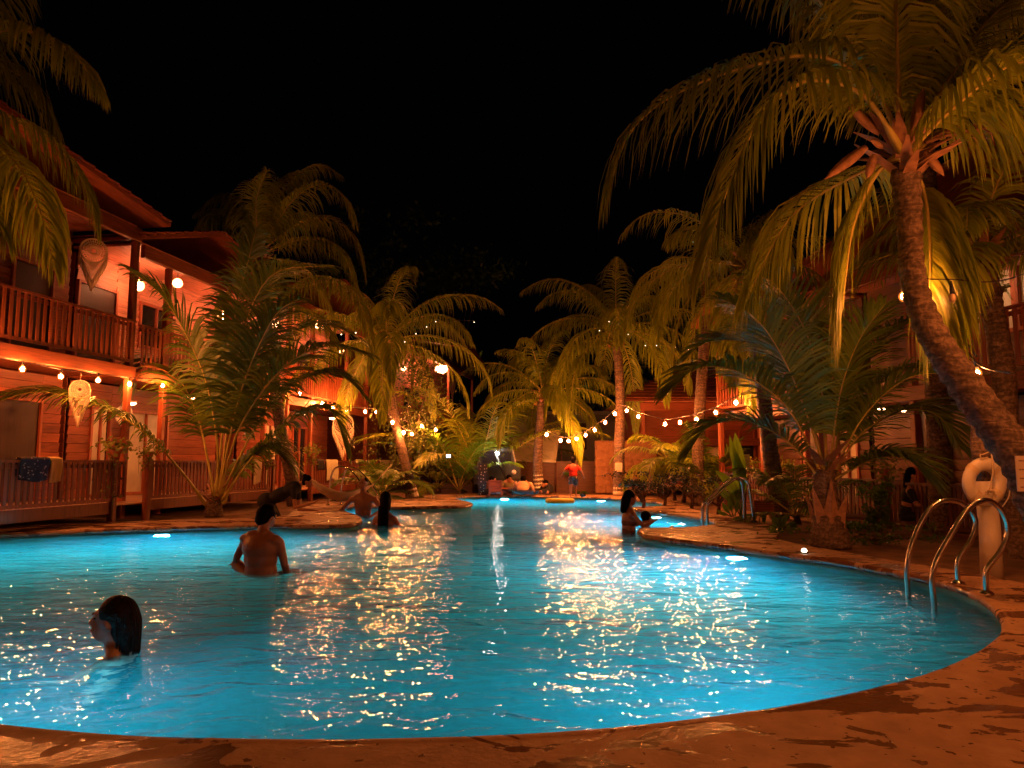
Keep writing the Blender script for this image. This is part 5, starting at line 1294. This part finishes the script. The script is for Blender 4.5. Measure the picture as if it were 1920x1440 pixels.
def face_bits(e, c, yaw, pitch, s=1.0):
    Mx = Matrix.Rotation(yaw, 3, 'Z') @ Matrix.Rotation(pitch, 3, 'X'); c = Vector(c)
    for x in (-.03, .03):
        m = MB(); m.ell((0, 0, 0), (.013 * s, .008 * s, .007 * s), nu=10, nv=6); m.build('eye', M['eyew'], e, c + Mx @ (Vector((x, -.076, .012)) * s), (pitch, 0, yaw))
        m = MB(); m.tube([(-.016 * s, 0, 0), (0, -.004, .005 * s), (.016 * s, 0, 0)], .004 * s, 5); m.build('eyebrow', M['hair'], e, c + Mx @ (Vector((x * .9, -.086, .036)) * s), (pitch, 0, yaw))
    m = MB(); m.tube([(-.022 * s, 0, 0), (0, -.006, 0), (.022 * s, 0, 0)], .005 * s, 6); m.build('lips', M['lips'], e, c + Mx @ (Vector((0, -.094, -.058)) * s), (pitch, 0, yaw))
M['lips'] = mat_simple('lips', (.30, .09, .07), .5)
def hand_prims(w_, d, s=1.0, curl=.4, up=(0, 0, 1)):
    """palm and five fingers from the wrist along d"""
    w_ = Vector(w_); d = Vector(d).normalized(); up = Vector(up); sd = d.cross(up).normalized(); nn_ = sd.cross(d).normalized(); out = [('e', w_ + d * .045 * s, (.038 * s, .045 * s, .022 * s), Matrix((sd, d, nn_)).transposed())]
    for k, (o_, l) in enumerate(((-.028, .058), (-.010, .070), (.009, .066), (.027, .052))):
        b = w_ + d * .082 * s + sd * o_ * s; q = b + (d - nn_ * curl * .4).normalized() * l * .55 * s; t = q + (d - nn_ * curl * 1.4).normalized() * l * .5 * s
        out += [('c', b, q, .0095 * s, .0085 * s), ('c', q, t, .0085 * s, .007 * s)]
    b = w_ + d * .03 * s + sd * -.035 * s; q = b + (d * .7 - sd * .8).normalized() * .035 * s; out += [('c', b, q, .012 * s, .010 * s), ('c', q, q + (d - sd * .2).normalized() * .03 * s, .010 * s, .008 * s)]
    return out
def arm(sh, el, wr, s=1.0, hd=None, curl=.4, k=1.0):
    sh, el, wr = Vector(sh), Vector(el), Vector(wr)
    out = [('c', sh, el, .052 * s * k, .040 * s * k), ('c', el, el.lerp(wr, .35), .040 * s * k, .041 * s * k), ('c', el.lerp(wr, .35), wr, .041 * s * k, .026 * s)]
    return out + hand_prims(wr, hd or (wr - el), s, curl)
def torso(pel, ch, nk, w_=.17, s=1.0, yaw=0, fat=1.0):
    """pelvis, chest and neck points; w_ half shoulder width; shoulders along the yawed x axis"""
    pel, ch, nk = Vector(pel), Vector(ch), Vector(nk); X = Vector((math.cos(yaw), math.sin(yaw), 0)); up = (ch - pel).normalized(); Y_ = up.cross(X).normalized(); Mx = Matrix((X, Y_, up)).transposed()
    return [('e', pel, (.155 * s * fat, .115 * s * fat, .12 * s), Mx), ('e', pel.lerp(ch, .3), (.142 * s * fat, .105 * s * fat, .15 * s), Mx), ('e', pel.lerp(ch, .65), (.148 * s * fat, .107 * s * fat, .16 * s), Mx), ('e', ch, (.165 * s * fat, .115 * s * fat, .17 * s), Mx),
            ('c', ch + X * -w_ * s + up * .10 * s, ch + X * w_ * s + up * .10 * s, .062 * s, .062 * s), ('c', ch + up * .08 * s, nk, .085 * s, .052 * s), ('c', ch - X * w_ * .6 * s + up * .15 * s, nk - up * .02, .05 * s, .045 * s), ('c', ch + X * w_ * .6 * s + up * .15 * s, nk - up * .02, .05 * s, .045 * s)]
def person(label, pos, rz, group=None): return empty('person', pos, rz, label, 'person', group)

# 1. near girl, only head and shoulders above the water, profile to the left
p = gnd(205, 1222, WZ); e = person('dark-haired person seen from behind, head and neck out of the water at the near left', (p.x, p.y, 0), R(-84))
hc = (0, 0, .085); s_ = 1.2
B = torso((0, .05, -.70), (0, .06, -.285), (0, .03, -.06), .165, 1.0) + head(hc, 0, R(-4), s_) + [('c', (0, .03, -.18), (0, .02, .0), .056, .058)]
B += arm((-.185, .05, -.20), (-.36, -.12, -.36), (-.34, -.38, -.40)) + arm((.185, .05, -.20), (.36, -.08, -.4), (.30, -.34, -.48)) + [('c', (-.09, .05, -.8), (-.11, -.1, -1.2), .085, .05), ('c', (.09, .05, -.8), (.11, -.1, -1.2), .085, .05)]
hull('body', B, M['skin_pale'], e, .011)
M['hair2'] = mat_simple('long_wet_hair', (.012, .007, .005), .5, var=.5, scale=25, bump=1.0, bscale=60, spec=.12)
hull('hair', hair(hc, 0, R(-4), s_) + [('e', (0, .05, .125), (.112, .118, .105)), ('e', (0, .10, .03), (.105, .085, .12)), ('c', (0, .11, -.02), (.01, .10, -.12), .08, .045)], M['hair2'], e, .009, 5)
m = MB(); rnd = random.Random(8)
for k in range(64):
    a0 = rnd.uniform(.1, 3.04); cx_, sx_ = math.cos(a0), math.sin(a0); pts = []
    for t in (0, .25, .5, .75, 1, 1.25):
        rr_ = min(1, .25 + t * 1.1); pts.append(Vector((cx_ * .116 * rr_ * (1 - .55 * max(0, t - .6)), .055 + sx_ * .135 * rr_ + rnd.uniform(-.006, .006), .235 - .24 * t * t - .045 * t + rnd.uniform(-.004, .004))))
    m.tube(spline(pts, 3), [.006] * 12 + [.005, .004, .003, .001], 5)
m.build('wet_strands', M['hair2'], e); face_bits(e, hc, 0, R(-4), s_)
hull('swimsuit', [('e', (0, .05, -.78), (.165, .125, .14)), ('e', (0, .055, -.6), (.145, .11, .2)), ('e', (0, .06, -.38), (.172, .122, .10))], M['black'], e, .014)

# 2. boy sitting with bare back
p = gnd(490, 1075, WZ); e = person('bare-backed child sitting at the waterline, one knee raised to the left', (p.x, p.y, -.05), R(162)); e.scale = (1.12, 1.12, 1.0)
hc = (.01, -.08, .555); B = torso((0, 0, -.14), (0, .03, .22), (0, -.01, .40), .18, 1.0, 0, 1.25) + head(hc, R(-10), R(14), 1.04) + [('c', (0, 0, .4), (0, -.03, .50), .058, .056), ('e', (0, .02, .05), (.165, .11, .2))]
B += arm((-.205, .0, .29), (-.26, -.02, .04), (-.2, -.18, -.14), 1.0) + arm((.205, .0, .29), (.32, -.02, .10), (.40, -.10, .02), 1.0)
B += [('c', (.08, -.02, -.18), (.38, -.1, .0), .088, .062), ('c', (.38, -.1, .0), (.36, -.3, -.38), .06, .04), ('c', (-.08, -.02, -.2), (-.1, -.42, -.2), .085, .06), ('c', (-.1, -.42, -.2), (-.1, -.5, -.55), .058, .04), ('e', (.36, -.36, -.42), (.04, .1, .035)), ('e', (-.1, -.56, -.57), (.04, .1, .035))]
hull('body', B, M['skin'], e, .012); hull('hair', hair(hc, R(-10), R(14), 1.08), M['hair'], e, .011, 4); face_bits(e, hc, R(-10), R(14), 1.04)
hull('shorts', [('e', (0, 0, -.2), (.168, .13, .12)), ('c', (.08, -.02, -.19), (.24, -.12, -.14), .095, .08), ('c', (-.08, -.02, -.2), (-.09, -.26, -.21), .095, .08)], M['black'], e, .013)

# 3. woman in black leaning over the left tongue
yq = gnd(540, 966).y
def q3(x, y, dy=0): return at(x, y, yq + dy)
o = gnd(500, 962); e = person('person in black clothes kneeling and leaning on their elbows on the left deck tongue', o, 0)
V = lambda x, y, dy=0: q3(x, y, dy) - o
pel, ch, nk = V(500, 940), V(548, 916), V(568, 905); hcv = V(577, 903, 0)
X = Vector((0, 1, 0))
def torso_dir(pel, ch, nk, X, w_, s=1.0):
    up = (ch - pel).normalized(); Y_ = up.cross(X).normalized(); Mx = Matrix((X, Y_, up)).transposed()
    return [('e', pel, (.175 * s, .15 * s, .15 * s), Mx), ('e', pel.lerp(ch, .5), (.15 * s, .115 * s, .2 * s), Mx), ('e', ch, (.165 * s, .12 * s, .16 * s), Mx), ('c', ch - X * w_ + up * .09, ch + X * w_ + up * .09, .065, .065), ('c', ch + up * .1, nk, .075, .05)]
T3 = torso_dir(pel, ch, nk, X, .16, 1.22)
yaw3 = R(90)   # face +x
B = T3 + head(hcv, yaw3, R(18), 1.02) + [('c', nk, hcv, .05, .05)]
up3 = (ch - pel).normalized()
shn, shf = ch - X * .16 + up3 * .08, ch + X * .16 + up3 * .08
el1 = V(553, 952, -.18); B += arm(shn, el1, V(590, 942, -.2), 1.0, hd=Vector((.7, 0, .5)), curl=.9)
el2 = V(560, 955, .14); B += arm(shf, el2, V(590, 957, .1), 1.0, hd=Vector((1, 0, -.05)))
B += [('c', pel + X * -.09, V(520, 975, -.12), .10, .07), ('c', V(520, 975, -.12), V(485, 979, -.1), .065, .045), ('c', pel + X * .09, V(522, 975, .1), .10, .07), ('c', V(522, 975, .1), V(486, 979, .1), .065, .045)]
hull('body', B, M['skin'], e, .013)
hull('hair', hair(hcv, yaw3, R(18), 1.02, bun=True), M['hair'], e, .012, 4); face_bits(e, hcv, yaw3, R(18), 1.02)
clo = [('e', p_[1], tuple(x * 1.09 for x in p_[2]), p_[3]) if p_[0] == 'e' else ('c', p_[1], p_[2], p_[3] * 1.12, p_[4] * 1.05) for p_ in T3[:4]]
hull('shirt', clo + [('c', shn, shn.lerp(el1, .5), .072, .062), ('c', shf, shf.lerp(el2, .5), .072, .062)], M['black'], e, .013)
hull('trousers', [('e', pel, (.19, .19, .17)), ('c', pel + X * -.09, V(520, 975, -.12), .125, .09), ('c', pel + X * .09, V(522, 975, .1), .125, .09), ('c', V(520, 973, -.12), V(490, 977, -.1), .08, .06), ('c', V(522, 973, .1), V(490, 977, .1), .08, .06)], M['black'], e, .013)

# 4. man bathing, chest out of the water
p = gnd(680, 966, WZ); e = person('bare-chested man facing the camera beside the left ladder rails', (p.x, p.y, .14), R(-8)); e.scale = (1.2, 1.2, 1.2)
hc = (.0, -.01, .40); B = torso((0, .05, -.45), (0, .02, -.02), (0, 0, .22), .20, 1.12, 0) + head(hc, R(-6), 0, 1.05) + [('c', (0, 0, .18), (0, 0, .3), .062, .06)]
B += arm((-.235, 0, .1), (-.42, -.02, -.10), (-.5, -.25, -.2), 1.1) + arm((.235, 0, .1), (.40, .02, -.12), (.3, -.28, -.2), 1.1) + [('c', (-.09, .05, -.5), (-.1, -.1, -1.0), .1, .06), ('c', (.09, .05, -.5), (.1, -.1, -1.0), .1, .06)]
hull('body', B, M['skin'], e, .013); hull('hair', [('e', (0, .025, .455), (.088, .10, .075)), ('e', (0, .06, .42), (.08, .06, .08))], M['hair'], e, .011, 3); face_bits(e, hc, R(-6), 0, 1.05)
hull('swim_shorts', [('e', (0, .05, -.5), (.19, .15, .15)), ('c', (-.09, .04, -.5), (-.1, -.05, -.78), .115, .09), ('c', (.09, .04, -.5), (.1, -.05, -.78), .115, .09)], M['black'], e, .014)
# 5. person with dark wet hair seen from behind
p = gnd(722, 984, WZ); e = person('long-haired bather seen from behind, to the right of the bathing man', (p.x, p.y, .03), R(170)); e.scale = (1.25, 1.25, 1.2)
hc = (0, 0, .29); B = torso((0, 0, -.5), (0, .0, -.12), (0, 0, .12), .15, .95) + head(hc, R(20), R(8), 1.0) + [('c', (0, 0, .06), (0, 0, .2), .052, .052)] + arm((-.17, 0, -.05), (-.26, -.1, -.28), (-.15, -.3, -.25), .9) + arm((.17, 0, -.05), (.26, -.1, -.28), (.15, -.3, -.25), .9)
B += [('c', (-.08, 0, -.55), (-.1, -.1, -1.0), .09, .05), ('c', (.08, 0, -.55), (.1, -.1, -1.0), .09, .05)]
hull('body', B, M['skin'], e, .013); hull('hair', hair(hc, R(20), R(8), 1.05, long=True) + [('c', (0, .08, .15), (0, .1, -.1), .09, .09)], M['hair'], e, .011, 4); face_bits(e, hc, R(20), R(8), 1.0)
hull('swimsuit', [('e', (0, 0, -.5), (.16, .125, .13)), ('e', (0, 0, -.3), (.14, .11, .2)), ('e', (0, 0, -.16), (.168, .12, .1))], M['black'], e, .014)

# 6. child in red shirt standing at the far edge
p = gnd(1075, 932, 0); e = person('child in a red shirt and patterned shorts standing at the far pool edge', p, R(180)); e.scale = (1.1, 1.1, 1.1)
Hc = 1.18; s_ = .78; hc = (0, -.02, 1.08)
B = torso((0, 0, .60), (0, .0, .82), (0, 0, .97), .13, s_) + head(hc, 0, R(12), .82) + [('c', (0, 0, .93), (0, -.01, 1.02), .036, .036)]
B += arm((-.13, 0, .91), (-.26, -.02, .76), (-.32, -.1, .62), .72) + arm((.13, 0, .91), (.27, -.02, .77), (.34, -.08, .64), .72)
for sx, ky in ((-1, -.04), (1, .03)): B += [('c', (sx * .065, 0, .58), (sx * .075, ky, .31), .068, .046), ('c', (sx * .075, ky, .31), (sx * .08, ky + .02, .05), .044, .028), ('c', (sx * .08, ky + .04, .03), (sx * .085, ky - .09, .025), .028, .024)]
hull('body', B, M['skin'], e, .011); hull('hair', hair(hc, 0, R(12), .84), M['hair'], e, .011, 3); face_bits(e, hc, 0, R(12), .82)
hull('shirt', [('e', (0, 0, .68), (.125, .10, .12)), ('e', (0, 0, .82), (.14, .105, .14)), ('c', (-.12, 0, .90), (-.20, -.015, .83), .058, .05), ('c', (.12, 0, .90), (.20, -.015, .83), .058, .05)], M['shirt_red'], e, .011)
hull('shorts', [('e', (0, 0, .58), (.13, .10, .085)), ('c', (-.065, 0, .55), (-.075, -.01, .42), .08, .075), ('c', (.065, 0, .55), (.075, .01, .42), .08, .075)], M['spot'], e, .011)

# 7-10. the seated group at the back, by a low table
def seated(label, px_, py_top, Yd, rz, shirt, s=1.0, lean=0, seed=0, hlong=False, z0=0.0, low=True):
    """low: on the ground with folded legs; otherwise on a chair"""
    top = at(px_, py_top, Yd); zc = top.z / (1.12 if low else 1) - .12; base = Vector((top.x, Yd, 0)); e = person(label, base, rz, 'people seated at the back'); e.scale = (1.22, 1.22, 1.12) if low else (1, 1, 1)
    hc = (0, -.04, zc); zp = z0 + .13 if low else zc - .72; zm = (zp + zc - .12) / 2 + .04
    B = torso((0, .09, zp), (0, .04, zm), (0, .0, zc - .16), .17, .98 if not low else .92) + head(hc, 0, R(8), 1.0) + [('c', (0, 0, zc - .2), (0, -.03, zc - .08), .05, .05)]
    sh = zm + .08; a1, a2 = ((-.2, 0, sh), (-.29, -.08, sh - .22), (-.14, -.3, sh - .22)), ((.2, 0, sh), (.29, -.08, sh - .22), (.14, -.3, sh - .2)); B += arm(*a1) + arm(*a2)
    for sx in (-1, 1):
        if low: B += [('c', (sx * .09, .08, zp), (sx * .34, -.28, z0 + .12), .085, .06), ('c', (sx * .34, -.28, z0 + .12), (-sx * .05, -.36, z0 + .06), .055, .038), ('e', (-sx * .12, -.37, z0 + .05), (.11, .045, .035))]
        else: B += [('c', (sx * .09, .03, zp), (sx * .12, -.38, zp), .085, .06), ('c', (sx * .12, -.38, zp), (sx * .12, -.38, z0 + .08), .058, .04), ('e', (sx * .12, -.44, z0 + .03), (.045, .12, .035))]
    hull('body', B, M['skin'], e, .016); hull('hair', hair(hc, 0, R(8), 1.02, long=hlong), M['hair'], e, .014, 3); face_bits(e, hc, 0, R(8))
    hull('shirt', [('e', (0, .08, zp + .08), (.17, .14, .14)), ('e', (0, .04, zm), (.182, .135, .18)), ('c', a1[0], Vector(a1[0]).lerp(Vector(a1[1]), .6), .07, .06), ('c', a2[0], Vector(a2[0]).lerp(Vector(a2[1]), .6), .07, .06)], shirt, e, .015)
    hull('trousers', [('e', (0, .09, zp), (.17, .14, .11))] + [('c', (sx * .09, .08, zp), (sx * .33, -.26, z0 + .125), .098, .072) if low else ('c', (sx * .09, .03, zp), (sx * .12, -.36, zp), .098, .072) for sx in (-1, 1)], M['black'], e, .016)
    return e
M['sh_olive'] = mat_simple('olive_shirt', (.16, .13, .07), .9); M['sh_peach'] = mat_simple('peach_shirt', (.72, .42, .28), .9, var=.06); M['sh_brown'] = mat_simple('brown_shirt', (.17, .08, .05), .9)
seated('person in brown behind the orange chair back', 922, 893, 25.7, R(70), M['sh_brown'])
seated('person in an olive shirt seated between two others', 954, 891, 26.0, R(20), M['sh_olive'])
seated('person in a peach shirt with their back to the pool', 981, 893, 25.2, R(165), M['sh_peach'])
seated('person with an orange-lit arm right of the whitewashed trunk', 1024, 901, 25.9, R(-70), M['black'])
seated('dark-haired person sitting on the right veranda behind the fence', 1706, 878, 13.2, R(60), M['black'], hlong=True, z0=.1, low=False)
# chairs and table
def chair(label, pos, rz, h=.95):
    e = empty('chair', pos, rz, label, 'chair', 'chairs at the back table')
    boxpart('seat', M['wood'], e, (0, 0, .14), (.44, .44, .04))
    for k in range(4): boxpart('slat', M['wood'], e, (0, .21, .20 + k * .095), (.40, .025, .085))
    for x in (-.2, .2):
        boxpart('leg', M['wood'], e, (x, -.19, .06), (.04, .04, .12)); boxpart('leg', M['wood'], e, (x, .235, .27), (.04, .03, .54))
chair('low orange slatted chair with its back to the pool in the seated group', at(929, 930, 25.15).xy.to_3d(), R(178))
t_ = at(950, 930, 25.5).xy.to_3d(); e = empty('table', t_, 0, 'low wooden table among the seated group', 'table'); boxpart('tabletop', M['wood'], e, (0, 0, .24), (.5, .4, .04))
for x in (-.2, .2):
    for y in (-.15, .15): boxpart('leg', M['wood_dark'], e, (x, y, .11), (.05, .05, .22))

# 11. pair in the water, right
p = gnd(1180, 999, WZ); e = person('person standing waist-deep, turned to the bather at the right deck tongue', (p.x, p.y, .05), R(100)); e.scale = (1.15, 1.15, 1.1)
hc = (.0, -.02, .40); B = torso((0, .02, -.30), (0, .0, .06), (0, 0, .26), .145, .98, 0) + head(hc, R(10), R(10), 1.0) + [('c', (0, 0, .22), (0, 0, .34), .05, .05)]
B += arm((-.17, 0, .14), (-.22, -.16, -.04), (-.12, -.36, .04), .92) + arm((.17, 0, .14), (.2, -.18, -.05), (.1, -.36, .02), .92) + [('c', (-.08, 0, -.35), (-.1, 0, -.9), .09, .05), ('c', (.08, 0, -.35), (.1, 0, -.9), .09, .05)]
hull('body', B, M['skin'], e, .012); hull('hair', hair(hc, R(10), R(10), 1.0, long=True), M['hair'], e, .011, 4); face_bits(e, hc, R(10), R(10))
hull('swimsuit', [('e', (0, .02, -.30), (.16, .125, .13)), ('e', (0, .01, -.12), (.14, .105, .2)), ('e', (0, 0, .02), (.168, .12, .1))], M['sh_brown'], e, .014)
p = gnd(1214, 990, WZ); e = person('dark-haired bather leaning back against the right deck tongue', (p.x, p.y, 0), R(120))
hc = (0, 0, .08); B = torso((0, .05, -.7), (0, .05, -.35), (0, .03, -.12), .17, 1.0) + head(hc, 0, R(-20), 1.02) + [('c', (0, .02, -.16), (0, 0, 0), .055, .055)] + arm((-.2, .03, -.24), (-.32, -.2, -.22), (-.2, -.42, -.12), 1.0) + arm((.2, .03, -.24), (.32, -.2, -.25), (.2, -.42, -.2), 1.0)
B += [('c', (-.09, .05, -.75), (-.1, -.1, -1.15), .09, .05), ('c', (.09, .05, -.75), (.1, -.1, -1.15), .09, .05)]
hull('body', B, M['skin'], e, .013); hull('hair', hair(hc, 0, R(-20), 1.04), M['hair'], e, .011, 4); face_bits(e, hc, 0, R(-20), 1.02)
# yellow swim ring and small things on the deck
M['yellow'] = mat_simple('yellow_vinyl', (.55, .50, .04), .35)
c = gnd(1050, 937, -.02); m = MB(); m.tube([(.38 * math.cos(t), .28 * math.sin(t), 0) for t in [2 * math.pi * i / 30 for i in range(30)]], .085, 12, closed=True); o = m.build('swim_ring', M['yellow'], None, (c.x, c.y, WZ + .06)); tag(o, 'yellow inflatable ring floating by the red-shirted child', 'swim ring')
c = gnd(1093, 932, 0); m = MB(); m.ell((0, 0, .07), (.10, .07, .07)); tag(m.build('ball', M['black'], None, c), 'small dark ball on the far edge beside the child', 'ball')
c = gnd(1508, 1037, 0); e = empty('deck_light', c, 0, 'tiny white light on the deck before the stump palm', 'lamp'); M['decklight'] = mat_emit('deck_light', (1, .86, .62), 9); m = MB(); m.ell((0, 0, .03), (.035, .035, .03)); m.build('lens', M['decklight'], e); m = MB(); m.tube([(0, 0, 0), (0, 0, .015)], .05, 12); m.build('base', M['rubber'], e)
for (x, y), lab in (((812, 936), 'paper cup left on the left far tongue of deck'), ((943, 927), 'white cup on the far edge by the seated group')):
    c = gnd(x, y, 0); m = MB(); m.tube([(0, 0, 0), (0, 0, .09)], [.03, .04], 12); tag(m.build('cup', M['white'], None, c), lab, 'cup')
